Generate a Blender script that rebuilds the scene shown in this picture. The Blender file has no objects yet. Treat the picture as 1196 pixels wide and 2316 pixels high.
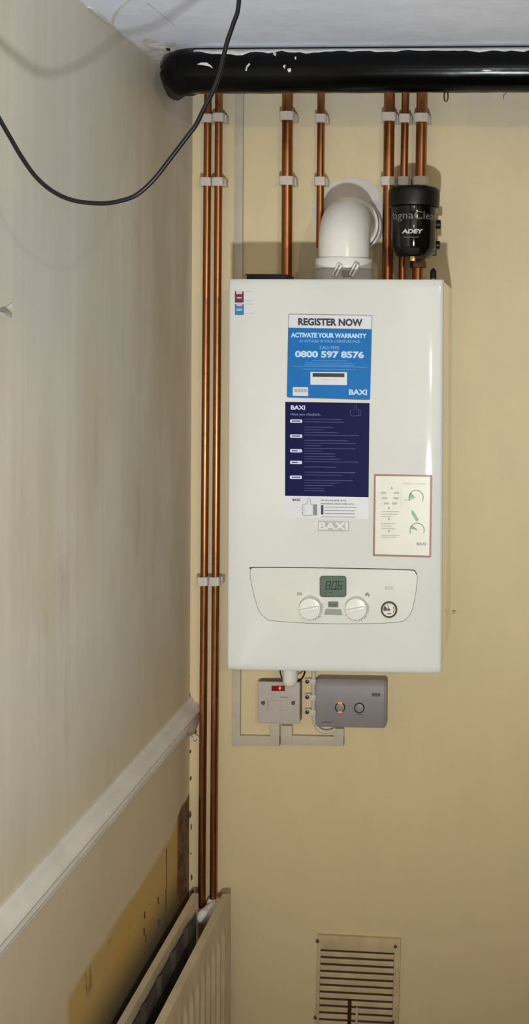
import bpy, bmesh, math, random
from mathutils import Vector, Matrix, noise
random.seed(7)
SC = bpy.context.scene
C = SC.collection

# ------------------------------------------------------------------ camera
W_PX, H_PX = 1196.0, 2316.0
F = 2290.0
YAW, ROLL = 0.040, 0.0048
VPX, VPY = 1160.0, 770.0                      # where the depth direction vanishes
CAM = Vector((0, 0, 1.75))
PPX = VPX - F * math.tan(YAW) * math.cos(ROLL)
PPY = VPY - F * math.tan(YAW) * math.sin(ROLL)
fw = Vector((-math.sin(YAW), math.cos(YAW), 0))
r0 = Vector((math.cos(YAW), math.sin(YAW), 0)); u0 = Vector((0, 0, 1))
rt = r0 * math.cos(ROLL) + u0 * math.sin(ROLL)
up = -r0 * math.sin(ROLL) + u0 * math.cos(ROLL)
cd = bpy.data.cameras.new('camera'); cam = bpy.data.objects.new('camera', cd); C.objects.link(cam)
cd.sensor_fit = 'HORIZONTAL'; cd.sensor_width = 36.0; cd.lens = 36.0 * F / W_PX
cd.shift_x = (W_PX / 2 - PPX) / W_PX
cd.shift_y = (PPY - H_PX / 2) / W_PX
cd.clip_start = 0.02
cam.matrix_world = Matrix(((rt.x, up.x, -fw.x, CAM.x), (rt.y, up.y, -fw.y, CAM.y), (rt.z, up.z, -fw.z, CAM.z), (0, 0, 0, 1)))
SC.camera = cam

def ray(px, py): return fw * F + rt * (px - PPX) - up * (py - PPY)
def UY(px, py, Y): d = ray(px, py); return CAM + d * (Y / d.y)
def UX(px, py, X): d = ray(px, py); return CAM + d * (X / d.x)
def UZ(px, py, Z): d = ray(px, py); return CAM + d * ((Z - CAM.z) / d.z)

# ------------------------------------------------------------------ light
SC.view_settings.view_transform = 'Standard'; SC.view_settings.look = 'None'
SC.view_settings.gamma = 1.0; SC.view_settings.use_curve_mapping = False
SC.view_settings.exposure = -0.25
w = bpy.data.worlds.new('world'); SC.world = w; w.use_nodes = True
w.node_tree.nodes['Background'].inputs[0].default_value = (0.75, 0.82, 1.0, 1)
w.node_tree.nodes['Background'].inputs[1].default_value = 0.42
def area(name, loc, target, sx, sy, power, col):
    l = bpy.data.lights.new(name, 'AREA'); l.shape = 'RECTANGLE'; l.size = sx; l.size_y = sy
    l.energy = power; l.color = col
    o = bpy.data.objects.new(name, l); C.objects.link(o); o.location = loc
    o.rotation_euler = (Vector(target) - Vector(loc)).to_track_quat('-Z', 'Y').to_euler(); return o
def point(name, loc, rad, power, col):
    l = bpy.data.lights.new(name, 'POINT'); l.shadow_soft_size = rad; l.energy = power; l.color = col
    o = bpy.data.objects.new(name, l); C.objects.link(o); o.location = loc; return o
def spot(name, loc, target, rad, power, col, size, blend):
    l = bpy.data.lights.new(name, 'SPOT'); l.shadow_soft_size = rad; l.energy = power; l.color = col
    l.spot_size = math.radians(size); l.spot_blend = blend
    o = bpy.data.objects.new(name, l); C.objects.link(o); o.location = loc
    o.rotation_euler = (Vector(target) - Vector(loc)).to_track_quat('-Z', 'Y').to_euler(); return o
spot('hand_torch', (-0.045, 0.06, 1.265), (-0.55, 2.0, 2.04), 0.022, 94.0, (0.93, 0.985, 1.0), 125, 1.0)
point('room_bulb', (1.05, -1.25, 2.20), 0.030, 55.0, (1.0, 0.80, 0.52))
point('far_lamp', (0.30, -3.0, 1.56), 0.05, 17.0, (1.0, 0.97, 0.92))
area('soft_ambient', (0.2, -2.6, 1.9), (-0.1, 2.0, 1.5), 2.4, 1.6, 16.0, (0.90, 0.94, 1.0))  # broad soft ambient light added behind the camera, no window there

# ------------------------------------------------------------------ materials
def lin(c):
    return tuple(((v / 255) / 12.92 if v / 255 <= 0.04045 else ((v / 255 + 0.055) / 1.055) ** 2.4) for v in c) + (1,)
class NT:
    def __init__(s, name):
        s.m = bpy.data.materials.new(name); s.m.use_nodes = True; s.t = s.m.node_tree
        s.b = s.t.nodes['Principled BSDF']
    def n(s, ty, props=None, **inp):
        nd = s.t.nodes.new(ty)
        for k, v in (props or {}).items(): setattr(nd, k, v)
        for k, v in inp.items():
            k = int(k[1:]) if k[0] == '_' and k[1:].isdigit() else k.replace('_', ' ')
            s.put(nd.inputs[k], v)
        return nd
    def put(s, sock, v):
        if isinstance(v, bpy.types.NodeSocket): s.t.links.new(v, sock)
        else: sock.default_value = v
    def math(s, op, a, b=0.0, c=0.0):
        nd = s.n('ShaderNodeMath', {'operation': op}); s.put(nd.inputs[0], a); s.put(nd.inputs[1], b); s.put(nd.inputs[2], c)
        return nd.outputs[0]
    def sstep(s, v, lo, hi):
        nd = s.n('ShaderNodeMapRange', {'interpolation_type': 'SMOOTHSTEP'}); s.put(nd.inputs[0], v)
        nd.inputs[1].default_value = lo; nd.inputs[2].default_value = hi; return nd.outputs[0]
    def mix(s, f, a, b):
        nd = s.n('ShaderNodeMix', {'data_type': 'RGBA'}); s.put(nd.inputs[0], f); s.put(nd.inputs[6], a); s.put(nd.inputs[7], b)
        return nd.outputs[2]
    def coords(s, scale=(1, 1, 1)):
        tc = s.n('ShaderNodeTexCoord'); mp = s.n('ShaderNodeMapping'); s.t.links.new(tc.outputs['Object'], mp.inputs[0])
        mp.inputs['Scale'].default_value = scale; return mp.outputs[0]
    def noise(s, vec, scale, detail=3, rough=0.5, lo=0.35, hi=0.65):
        nd = s.n('ShaderNodeTexNoise'); s.t.links.new(vec, nd.inputs['Vector'])
        nd.inputs['Scale'].default_value = scale; nd.inputs['Detail'].default_value = detail; nd.inputs['Roughness'].default_value = rough
        return s.sstep(nd.outputs[0], lo, hi)
    def bump(s, h, strength, dist):
        nd = s.n('ShaderNodeBump'); s.put(nd.inputs['Height'], h); nd.inputs['Strength'].default_value = strength
        nd.inputs['Distance'].default_value = dist; s.t.links.new(nd.outputs[0], s.b.inputs['Normal'])
def mat(name, c, rough=0.5, metal=0.0, var=0.06, vscale=40, bump=0.0, spec=0.5, coat=0.0, emit=None, emis=0.0, vz=1.0):
    m = NT(name); v = m.coords((1, 1, vz)); a = lin(c); d = tuple(x * (1 - var * 2) for x in a[:3]) + (1,)
    f = m.noise(v, vscale, 3, 0.55)
    m.put(m.b.inputs['Base Color'], m.mix(f, a, d))
    m.b.inputs['Roughness'].default_value = rough; m.b.inputs['Metallic'].default_value = metal
    m.b.inputs['Specular IOR Level'].default_value = spec; m.b.inputs['Coat Weight'].default_value = coat
    if bump: m.bump(f, 0.5, bump)
    if emit: m.b.inputs['Emission Color'].default_value = lin(emit); m.b.inputs['Emission Strength'].default_value = emis
    return m.m

def wall_back_mat():
    m = NT('cream_painted_wall'); v = m.coords(); vs = m.coords((1.6, 1, 0.5))
    f1 = m.noise(v, 3.2, 4, 0.6, 0.3, 0.7); f2 = m.noise(vs, 9, 4, 0.6, 0.35, 0.75); f3 = m.noise(v, 60, 2, 0.5, 0.3, 0.7)
    c = m.mix(f1, lin((222, 204, 164)), lin((216, 199, 160)))
    c = m.mix(m.math('MULTIPLY', f2, 0.55), c, lin((208, 191, 154)))
    c = m.mix(m.math('MULTIPLY', f3, 0.05), c, lin((190, 170, 135)))
    sp = m.n('ShaderNodeSeparateXYZ'); m.t.links.new(m.coords(), sp.inputs[0])
    grime = m.math('MULTIPLY', m.sstep(sp.outputs[2], 2.10, 2.27), m.noise(v, 7, 4, 0.6, 0.2, 0.7))
    c = m.mix(m.math('MULTIPLY', grime, 0.6), c, lin((190, 186, 174)))
    low = m.sstep(sp.outputs[2], 1.75, 0.6)
    c = m.mix(m.math('MULTIPLY', low, 0.6), c, lin((206, 182, 138)))
    m.put(m.b.inputs['Base Color'], c); m.b.inputs['Roughness'].default_value = 0.62
    m.b.inputs['Specular IOR Level'].default_value = 0.35
    m.bump(m.math('ADD', m.math('MULTIPLY', f3, 0.3), m.math('MULTIPLY', f2, 2.0)), 0.25, 0.0010); return m.m

def wall_left_mat():
    m = NT('striped_wallpaper_wall'); v = m.coords(); vs = m.coords((1, 1, 0.35)); vv = m.coords((1, 1, 0.012))
    sp = m.n('ShaderNodeSeparateXYZ'); m.t.links.new(m.coords(), sp.inputs[0]); Y, Z = sp.outputs[1], sp.outputs[2]
    f1 = m.noise(vs, 4.5, 4, 0.6, 0.35, 0.7); f2 = m.noise(vv, 90, 3, 0.7, 0.35, 0.7); f3 = m.noise(v, 2.0, 3, 0.5, 0.35, 0.65)
    f4 = m.noise(vv, 18, 2, 0.5, 0.55, 0.7)
    c = m.mix(f1, lin((216, 210, 196)), lin((202, 191, 166)))
    c = m.mix(m.math('MULTIPLY', f3, 0.65), c, lin((198, 196, 190)))
    c = m.mix(m.math('MULTIPLY', f2, 0.14), c, lin((178, 168, 146)))
    c = m.mix(m.math('MULTIPLY', f4, 0.22), c, lin((232, 224, 208)))
    # blotchy, darker paper low down and toward the corner
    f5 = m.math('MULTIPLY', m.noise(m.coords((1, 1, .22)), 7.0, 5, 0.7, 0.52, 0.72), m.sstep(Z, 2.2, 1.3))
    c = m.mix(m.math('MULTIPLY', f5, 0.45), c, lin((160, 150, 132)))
    corner_tone = m.math('MULTIPLY', m.sstep(Y, 1.55, 2.08), m.noise(vs, 6, 4, 0.65, 0.25, 0.75))
    c = m.mix(m.math('MULTIPLY', corner_tone, 0.50), c, lin((176, 160, 130)))
    low = m.sstep(Z, 1.35, 0.85); c = m.mix(m.math('MULTIPLY', low, 0.7), c, lin((202, 183, 147)))  # tan lower paper, with the dimmer low light painted in
    # old yellow wall showing where the paper stops above the radiator
    nz = m.n('ShaderNodeTexNoise'); m.t.links.new(v, nz.inputs[0]); nz.inputs['Scale'].default_value = 14; nz.inputs['Detail'].default_value = 5
    nn = m.math('MULTIPLY', m.math('SUBTRACT', nz.outputs[0], 0.5), 0.03)
    edge = m.math('ADD', m.math('MULTIPLY', m.math('SUBTRACT', Y, 1.53), 0.035), 0.747)
    edge = m.math('ADD', m.math('ADD', edge, m.math('MULTIPLY', m.sstep(Y, 1.97, 2.06), 0.028)), nn)
    dz = m.math('SUBTRACT', edge, Z)
    mk = m.math('MULTIPLY', m.sstep(dz, -0.004, 0.012), m.sstep(m.math('ADD', Y, nn), 1.510, 1.53))
    rim = m.math('MULTIPLY', m.sstep(dz, -0.022, -0.003), m.sstep(m.math('ADD', Y, nn), 1.48, 1.50))
    c = m.mix(m.math('MULTIPLY', rim, 0.45), c, lin((212, 192, 155)))
    yel = m.mix(m.noise(v, 9, 5, 0.65, 0.35, 0.65), lin((196, 160, 84)), lin((190, 162, 104)))
    yel = m.mix(m.math('MULTIPLY', m.noise(m.coords((1, 1, .3)), 30, 4, 0.7, 0.62, 0.72), 0.75), yel, lin((118, 96, 64)))
    yel = m.mix(m.math('MULTIPLY', m.sstep(Z, 0.70, 0.60), 0.85), yel, lin((92, 86, 74)))  # shade toward the radiator painted into the yellow
    c = m.mix(mk, c, yel)
    br = m.math('MULTIPLY', m.sstep(m.math('ADD', Y, m.math('MULTIPLY', nn, 0.5)), 2.022, 2.030), m.sstep(dz, -0.002, 0.004))
    brc = m.mix(m.noise(v, 40, 4, 0.7, 0.4, 0.6), lin((126, 92, 62)), lin((84, 60, 42)))
    c = m.mix(br, c, brc)
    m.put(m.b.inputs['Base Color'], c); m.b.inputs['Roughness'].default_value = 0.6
    m.b.inputs['Specular IOR Level'].default_value = 0.35
    h = m.math('SUBTRACT', m.math('ADD', m.math('MULTIPLY', f2, 0.15), f1), m.math('MULTIPLY', mk, 0.8))
    m.bump(h, 0.3, 0.0012); return m.m

def ceiling_mat():
    m = NT('white_ceiling_paint'); v = m.coords(); f1 = m.noise(v, 3, 4, 0.6, 0.3, 0.7); f2 = m.noise(v, 25, 4, 0.6, 0.3, 0.7)
    c = m.mix(f1, lin((238, 242, 255)), lin((228, 232, 248))); c = m.mix(m.math('MULTIPLY', f2, 0.25), c, lin((208, 208, 214)))
    m.put(m.b.inputs['Base Color'], c); m.b.inputs['Roughness'].default_value = 0.6; m.bump(f2, 0.3, 0.0015); return m.m

def copper_mat(name, a, b, c3):
    m = NT(name); vz = m.coords((1, 1, 0.10)); v = m.coords()
    c = m.mix(m.noise(vz, 30, 4, 0.6, 0.3, 0.7), lin(a), lin(b))
    c = m.mix(m.math('MULTIPLY', m.noise(v, 55, 4, 0.7, 0.5, 0.75), 0.6), c, lin(c3))
    m.put(m.b.inputs['Base Color'], c); m.b.inputs['Metallic'].default_value = 1.0
    m.put(m.b.inputs['Roughness'], m.math('ADD', 0.26, m.math('MULTIPLY', m.noise(vz, 22, 3, 0.5, 0.3, 0.7), 0.14)))
    return m.m

M = {}
M['wall_back'] = wall_back_mat(); M['wall_left'] = wall_left_mat(); M['ceiling'] = ceiling_mat()
M['far_wall'] = mat('dim_tan_wall', (104, 90, 70), 0.7, vscale=5)
M['floor'] = mat('dark_floor', (58, 48, 38), 0.7, var=0.2, vscale=8)
M['rail'] = mat('old_white_gloss_rail', (222, 216, 206), 0.4, var=0.06, vscale=12, bump=0.0006)
M['copper'] = copper_mat('copper', (182, 126, 84), (160, 106, 68), (118, 78, 52))
M['clip'] = mat('off_white_clip_plastic', (205, 195, 180), 0.45, var=0.04)
M['clip_cap'] = mat('grey_white_clip_band', (212, 202, 190), 0.4, var=0.04)
M['casing'] = mat('white_enamel', (214, 214, 207), 0.09, var=0.015, vscale=6, spec=0.5, coat=0.3)
M['casing_side'] = mat('polished_pale_side', (248, 246, 236), 0.07, metal=0.8, var=0.01)
M['seam'] = mat('dark_seam', (70, 68, 66), 0.6)
M['seam_grey'] = mat('grey_seam', (135, 133, 130), 0.5)
M['panel'] = mat('panel_white', (212, 211, 200), 0.3, var=0.01)
M['knob'] = mat('knob_white', (222, 221, 212), 0.25, var=0.01, coat=0.2)
M['grey_print'] = mat('grey_print', (130, 130, 126), 0.5)
M['pale_print'] = mat('pale_grey_print', (178, 178, 168), 0.5)
M['btn'] = mat('button_grey', (112, 114, 108), 0.4)
M['plate_grey'] = mat('plate_grey', (150, 152, 142), 0.4)
M['lcd_frame'] = mat('lcd_frame', (74, 88, 76), 0.35)
M['lcd'] = mat('lcd_glass', (84, 104, 86), 0.3)
M['black'] = mat('black_ink', (24, 28, 30), 0.5)
M['badge'] = mat('badge_silver', (236, 236, 230), 0.22, metal=0.15)
M['badge_sh'] = mat('badge_grey', (178, 178, 168), 0.4)
M['paper'] = mat('paper_white', (212, 212, 214), 0.45, var=0.01)
M['paper_cream'] = mat('card_cream', (216, 213, 196), 0.35, var=0.02)
M['blue'] = mat('sticker_blue', (14, 106, 176), 0.5, var=0.02, spec=0.2)
M['blue2'] = mat('small_sticker_blue', (46, 118, 180), 0.35)
M['paleblue'] = mat('pale_blue_ink', (186, 216, 240), 0.4)
M['midblue'] = mat('faint_blue_ink', (74, 148, 204), 0.4)
M['navy'] = mat('sticker_navy', (4, 9, 66), 0.5, var=0.03, spec=0.12)
M['navy_ink'] = mat('navy_ink', (30, 34, 62), 0.4)
M['navy_faint'] = mat('faint_navy_ink', (30, 38, 104), 0.4)
M['lilac'] = mat('lilac_ink', (206, 208, 232), 0.4)
M['maroon'] = mat('maroon_ink', (92, 38, 52), 0.4)
M['pink'] = mat('pink_ink', (214, 176, 184), 0.4)
M['red_border'] = mat('red_border', (148, 90, 76), 0.4)
M['green_ink'] = mat('green_ink', (128, 158, 124), 0.4)
M['soil'] = mat('black_gloss_soil_pipe', (5, 5, 6), 0.2, var=0.2, vscale=12, bump=0.0004, spec=0.17)
M['paint'] = mat('white_paint_marks', (214, 212, 208), 0.6, var=0.06, bump=0.001)
M['cable'] = mat('black_cable', (12, 11, 11), 0.42, spec=0.35)
M['flue'] = mat('white_flue_plastic', (232, 228, 220), 0.22, var=0.02, coat=0.2)
M['flue_grey'] = mat('grey_flue_skirt', (190, 187, 178), 0.35)
M['rubber'] = mat('grey_rubber_seal', (150, 146, 140), 0.6)
M['mag'] = mat('black_canister', (9, 7, 7), 0.07, var=0.1)
M['mag_cap'] = mat('black_cap', (14, 11, 10), 0.42, var=0.1, spec=0.35)
M['mag_ink'] = mat('silver_ink', (196, 194, 188), 0.4)
M['mag_ink_dim'] = mat('dim_silver_ink', (130, 128, 122), 0.4)
M['brass'] = mat('brass', (176, 140, 84), 0.28, metal=1.0, var=0.1)
M['dullbrass'] = mat('dull_brass', (110, 88, 60), 0.4, metal=0.9, var=0.15)
M['grey_box'] = mat('grey_control_box', (142, 134, 134), 0.45, var=0.02)
M['spur'] = mat('white_spur_plate', (186, 176, 168), 0.4, var=0.02)
M['spur_box'] = mat('shaded_back_box', (92, 80, 68), 0.5, var=0.03)  # grey-brown box, its colour darkened to paint in the shaded top
M['conduit'] = mat('painted_trunking', (196, 186, 166), 0.5, var=0.06, vscale=14)
M['screw'] = mat('screw_steel', (150, 146, 136), 0.3, metal=0.9)
M['dark'] = mat('dark_void', (34, 26, 20), 0.8)
M['plaster_dark'] = mat('brown_plaster_chip', (92, 74, 56), 0.8, var=0.2)
M['neon'] = mat('red_neon_lens', (96, 10, 8), 0.3, emit=(255, 60, 20), emis=0.05)
M['neon_hot'] = mat('red_neon_glow', (255, 90, 60), 0.4, emit=(255, 70, 40), emis=3.0)
M['rad'] = mat('old_cream_radiator', (206, 190, 158), 0.42, var=0.08, vscale=14)
M['fin'] = mat('dusty_grey_fins', (92, 84, 74), 0.8, var=0.25, vscale=20)
M['fin_dark'] = mat('dark_blue_grey_fins', (46, 48, 54), 0.8, var=0.3, vscale=30)
M['vent_gap'] = mat('brown_vent_gap', (62, 46, 30), 0.8)
M['vent'] = mat('painted_vent', (200, 178, 137), 0.55, var=0.08, vscale=25, bump=0.0008)
M['filler'] = mat('white_filler', (212, 205, 198), 0.7, var=0.04)
M['gauge_red'] = mat('gauge_red', (168, 66, 56), 0.5)
M['gauge_ring'] = mat('gauge_ring', (74, 78, 74), 0.4)

# ------------------------------------------------------------------ mesh helpers
def wloc(o):
    p = Vector((0, 0, 0))
    while o: p += o.location; o = o.parent
    return p
def obj(name, bm, m, parent=None, smooth=True, label=None, origin=None, keep=False):
    bmesh.ops.remove_doubles(bm, verts=bm.verts, dist=1e-7) if not keep else None
    bmesh.ops.recalc_face_normals(bm, faces=bm.faces)
    me = bpy.data.meshes.new(name); bm.to_mesh(me); bm.free()
    me.materials.append(M[m] if isinstance(m, str) else m)
    o = bpy.data.objects.new(name, me); C.objects.link(o)
    if parent: o.parent = parent; me.transform(Matrix.Translation(-wloc(parent)))
    elif origin is not None: me.transform(Matrix.Translation(-Vector(origin))); o.location = origin
    if smooth:
        for p in me.polygons: p.use_smooth = True
        try: me.set_sharp_from_angle(angle=math.radians(38))
        except Exception: pass
    if label: o['label'] = label
    return o
def tag(o, label, cat, group=None):
    o['label'] = label; o['category'] = cat
    if group: o['group'] = group
    return o
def thing(name, loc, label, cat, group=None):
    o = bpy.data.objects.new(name, None); C.objects.link(o); o.location = loc; o.empty_display_size = 0.02
    return tag(o, label, cat, group)
def struct(o): o['kind'] = 'structure'; return o
def box(bm, x0, x1, y0, y1, z0, z1, bevel=0.0, seg=2):
    r = bmesh.ops.create_cube(bm, size=1.0); vs = r['verts']
    for v in vs: v.co = Vector(((x0 + x1) / 2 + v.co.x * (x1 - x0), (y0 + y1) / 2 + v.co.y * (y1 - y0), (z0 + z1) / 2 + v.co.z * (z1 - z0)))
    if bevel:
        es = list({e for v in vs for e in v.link_edges})
        bmesh.ops.bevel(bm, geom=es, offset=bevel, segments=seg, affect='EDGES', profile=0.6)
    return bm
def B(*a, **k): return box(bmesh.new(), *a, **k)
def tube(bm, pts, rad, seg=16, cap=True):
    pts = [Vector(p) for p in pts]; n = len(pts); rings = []
    rad = [rad] * n if not isinstance(rad, (list, tuple)) else rad
    t0 = (pts[1] - pts[0]).normalized(); a = Vector((0, 0, 1)) if abs(t0.z) < 0.9 else Vector((1, 0, 0))
    nx = t0.cross(a).normalized()
    for i, p in enumerate(pts):
        t = (pts[min(i + 1, n - 1)] - pts[max(i - 1, 0)]).normalized()
        nx = (nx - t * nx.dot(t)).normalized(); ny = t.cross(nx)
        rings.append([bm.verts.new(p + (nx * math.cos(2 * math.pi * k / seg) + ny * math.sin(2 * math.pi * k / seg)) * rad[i]) for k in range(seg)])
    for i in range(n - 1):
        for k in range(seg):
            bm.faces.new((rings[i][k], rings[i][(k + 1) % seg], rings[i + 1][(k + 1) % seg], rings[i + 1][k]))
    if cap: bm.faces.new(rings[0][::-1]); bm.faces.new(rings[-1])
    return bm
def lathe(bm, prof, c, axis='Z', seg=40):
    c = Vector(c); rings = []
    for r, h in prof:
        ring = []
        for k in range(seg):
            a = 2 * math.pi * k / seg; x, y = r * math.cos(a), r * math.sin(a)
            d = Vector((x, y, h)) if axis == 'Z' else (Vector((x, h, y)) if axis == 'Y' else Vector((h, x, y)))
            ring.append(bm.verts.new(c + d))
        rings.append(ring)
    for i in range(len(rings) - 1):
        for k in range(seg): bm.faces.new((rings[i][k], rings[i][(k + 1) % seg], rings[i + 1][(k + 1) % seg], rings[i + 1][k]))
    bm.faces.new(rings[0][::-1]); bm.faces.new(rings[-1]); return bm
def spline(pts, n=8):
    P = [Vector(p) for p in pts]; P = [P[0] * 2 - P[1]] + P + [P[-1] * 2 - P[-2]]; out = []
    for i in range(1, len(P) - 2):
        for k in range(n):
            t = k / n; a, b, c, d = P[i - 1], P[i], P[i + 1], P[i + 2]
            out.append(0.5 * ((2 * b) + (c - a) * t + (2 * a - 5 * b + 4 * c - d) * t * t + (3 * b - a - 3 * c + d) * t ** 3))
    out.append(P[-2]); return out
def prism(bm, pts, off):
    """closed outline (3-D points) given thickness by the offset vector"""
    a = [bm.verts.new(p) for p in pts]; b = [bm.verts.new(Vector(p) + off) for p in pts]; n = len(a)
    bm.faces.new(a); bm.faces.new(b[::-1])
    for i in range(n): bm.faces.new((a[i], a[(i + 1) % n], b[(i + 1) % n], b[i]))
    return bm
def extrude_profile(bm, prof, axis_pts):
    pass
# flat artwork on a plane Y = const: outlines taken on that plane
class Art:
    def __init__(s, Y): s.Y = Y
    def pt(s, px, py, lay=0.0): return UY(px, py, s.Y) + Vector((0, -lay, 0))
    def poly(s, bm, pts, lay=0.0002, th=0.0002):
        return prism(bm, [s.pt(x, y, lay) for x, y in pts], Vector((0, -th, 0)))
    def rect(s, bm, x0, y0, x1, y1, slope=0.0, lay=0.0002, th=0.0002, rad=0.0, lean=0.0):
        pts = []
        if rad <= 0: q = [(x0, y0), (x1, y0), (x1, y1), (x0, y1)]
        else:
            q = []
            for cx, cy, a0 in ((x1 - rad, y0 + rad, -90), (x1 - rad, y1 - rad, 0), (x0 + rad, y1 - rad, 90), (x0 + rad, y0 + rad, 180)):
                for k in range(6):
                    a = math.radians(a0 + k * 18); q.append((cx + rad * math.cos(a), cy + rad * math.sin(a)))
        return s.poly(bm, [(x + lean * (y - y0), y + slope * (x - x0)) for x, y in q], lay, th)
    def line(s, bm, pts, wpx, lay=0.0002, th=0.0002):
        for (xa, ya), (xb, yb) in zip(pts[:-1], pts[1:]):
            d = Vector((xb - xa, yb - ya)); L = d.length
            if L < 1e-6: continue
            d /= L; n = Vector((-d.y, d.x)) * wpx / 2; e = d * wpx * 0.3
            s.poly(bm, [(xa + n.x - e.x, ya + n.y - e.y), (xb + n.x + e.x, yb + n.y + e.y), (xb - n.x + e.x, yb - n.y + e.y), (xa - n.x - e.x, ya - n.y - e.y)], lay, th)
        return bm
    def ring(s, bm, cx, cy, r0_, r1_, a0=0, a1=360, lay=0.0002, th=0.0002, n=36):
        full = abs(a1 - a0) >= 360
        A = [math.radians(a0 + (a1 - a0) * k / n) for k in range(n + (0 if full else 1))]
        if r0_ <= 0: return s.poly(bm, [(cx + r1_ * math.cos(a), cy + r1_ * math.sin(a)) for a in A], lay, th)
        m = len(A); rng = range(m) if full else range(m - 1)
        q = [[s.pt(cx + r * math.cos(a), cy + r * math.sin(a), l) for a in A] for r, l in ((r0_, lay), (r1_, lay), (r1_, lay + th), (r0_, lay + th))]
        V = [[bm.verts.new(p) for p in row] for row in q]
        for i in rng:
            j = (i + 1) % m
            for a, b in ((0, 1), (1, 2), (2, 3), (3, 0)): bm.faces.new((V[a][i], V[a][j], V[b][j], V[b][i]))
        if not full:
            bm.faces.new([V[k][0] for k in range(4)]); bm.faces.new([V[k][-1] for k in range(4)])
        return bm
    def text(s, bm, string, x0, y0, x1, y1, slope=0.0, bold=0.0, lay=0.0002, th=0.0002, shear=0.0, fn=None):
        return text_to(bm, string, x0, y0, x1, y1, lambda px, py, d: (fn or s.pt)(px, py, lay + d), slope, bold, th, shear)
def text_to(bm, string, x0, y0, x1, y1, fn, slope=0.0, bold=0.0, th=0.0002, shear=0.0, spacing=1.0):
    cu = bpy.data.curves.new('t', 'FONT'); cu.body = string; cu.size = 1; cu.offset = bold; cu.extrude = 0.5; cu.resolution_u = 3
    cu.shear = shear; cu.space_character = spacing
    o = bpy.data.objects.new('t', cu); C.objects.link(o)
    dg = bpy.context.evaluated_depsgraph_get(); me = bpy.data.meshes.new_from_object(o.evaluated_get(dg))
    xs = [v.co.x for v in me.vertices]; ys = [v.co.y for v in me.vertices]
    xa, xb, ya, yb = min(xs), max(xs), min(ys), max(ys); t = bmesh.new(); t.from_mesh(me)
    for v in t.verts:
        u, k = (v.co.x - xa) / (xb - xa), (v.co.y - ya) / (yb - ya)
        px = x0 + u * (x1 - x0); py = y1 - k * (y1 - y0) + slope * (px - x0)
        v.co = fn(px, py, th if v.co.z > 0 else 0.0)
    tm = bpy.data.meshes.new('t'); t.to_mesh(tm); t.free(); bm.from_mesh(tm)
    bpy.data.meshes.remove(tm); bpy.data.objects.remove(o); bpy.data.meshes.remove(me); bpy.data.curves.remove(cu)
    return bm

def word(art, name, m, parent, string, *a, **k):
    bm = bmesh.new(); art.text(bm, string, *a, **k); return obj(name, bm, m, parent, smooth=False)

# ------------------------------------------------------------------ the setting
WX, WY, ZC = -0.674, 2.10, 1.75 + 0.524
RX, Y0R = 1.7, -3.3
wb = struct(obj('wall_back', B(WX - 0.1, RX, WY, WY + 0.1, 0, ZC), 'wall_back', smooth=False)); wb['label'] = 'cream painted wall behind the boiler'
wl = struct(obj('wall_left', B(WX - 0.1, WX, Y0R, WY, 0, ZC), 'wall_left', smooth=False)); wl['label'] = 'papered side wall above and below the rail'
ce = struct(obj('ceiling', B(WX - 0.1, RX, Y0R, WY + 0.1, ZC, ZC + 0.08), 'ceiling', smooth=False))
wr = struct(obj('wall_right', B(RX, RX + 0.1, Y0R, WY + 0.1, 0, ZC), 'far_wall', smooth=False))
wq = struct(obj('wall_rear', B(WX - 0.1, RX + 0.1, Y0R - 0.1, Y0R, 0, ZC), 'far_wall', smooth=False))
fl = struct(obj('floor', B(WX - 0.1, RX, Y0R, WY + 0.1, -0.08, 0), 'floor', smooth=False))

# dado rail along the side wall
prof = [(0, .750), (.004, .750), (.008, .754), (.010, .760), (.011, .7605), (.017, .764), (.0225, .769), (.0245, .775), (.022, .780), (.014, .7835), (.009, .785), (.009, .790), (.0125, .7925), (.0145, .797), (.0125, .8015), (.009, .803), (.010, .806), (.008, .812), (0, .812)]
bm = bmesh.new(); rings = []
ys = [Y0R + (2.098 - Y0R) * k / 90 for k in range(91)]
for y in ys:
    wob = 0.0008 * noise.noise(Vector((0, y * 3, 0)))
    rings.append([bm.verts.new((WX + p, y, 1.75 - h + wob)) for p, h in prof])
n = len(prof)
for i in range(len(rings) - 1):
    for k in range(n): bm.faces.new((rings[i][k], rings[i][(k + 1) % n], rings[i + 1][(k + 1) % n], rings[i + 1][k]))
bm.faces.new(rings[0]); bm.faces.new(rings[-1][::-1])
rail = struct(obj('trim_1', bm, 'rail')); rail['label'] = 'white moulded dado rail on the side wall'

def blob(bm, pts, off, jitter=0.0):
    return prism(bm, pts, off)
# plaster lump and chips where the rail meets the corner
bm = bmesh.new()
bmesh.ops.create_icosphere(bm, subdivisions=3, radius=1)
cc = UX(434, 1632, WX + 0.012)
for v in bm.verts:
    q = v.co * (1 + 0.25 * noise.noise(v.co * 2.1))
    v.co = Vector((WX + 0.008 + q.x * 0.016, 2.083 + q.y * 0.015, cc.z + q.z * 0.030))
obj('plaster_lump', bm, mat('grey_brown_plaster', (156, 138, 120), 0.8, var=0.2, vscale=60, bump=0.003), rail)
bm = bmesh.new(); tube(bm, [UY(441 + 7 * math.cos(a), 1671 + 8 * math.sin(a), 2.090) for a in [math.radians(-60 + 24 * k) for k in range(12)]], 0.0016, 8)
obj('plaster_curl', bm, 'paint', rail)
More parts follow.
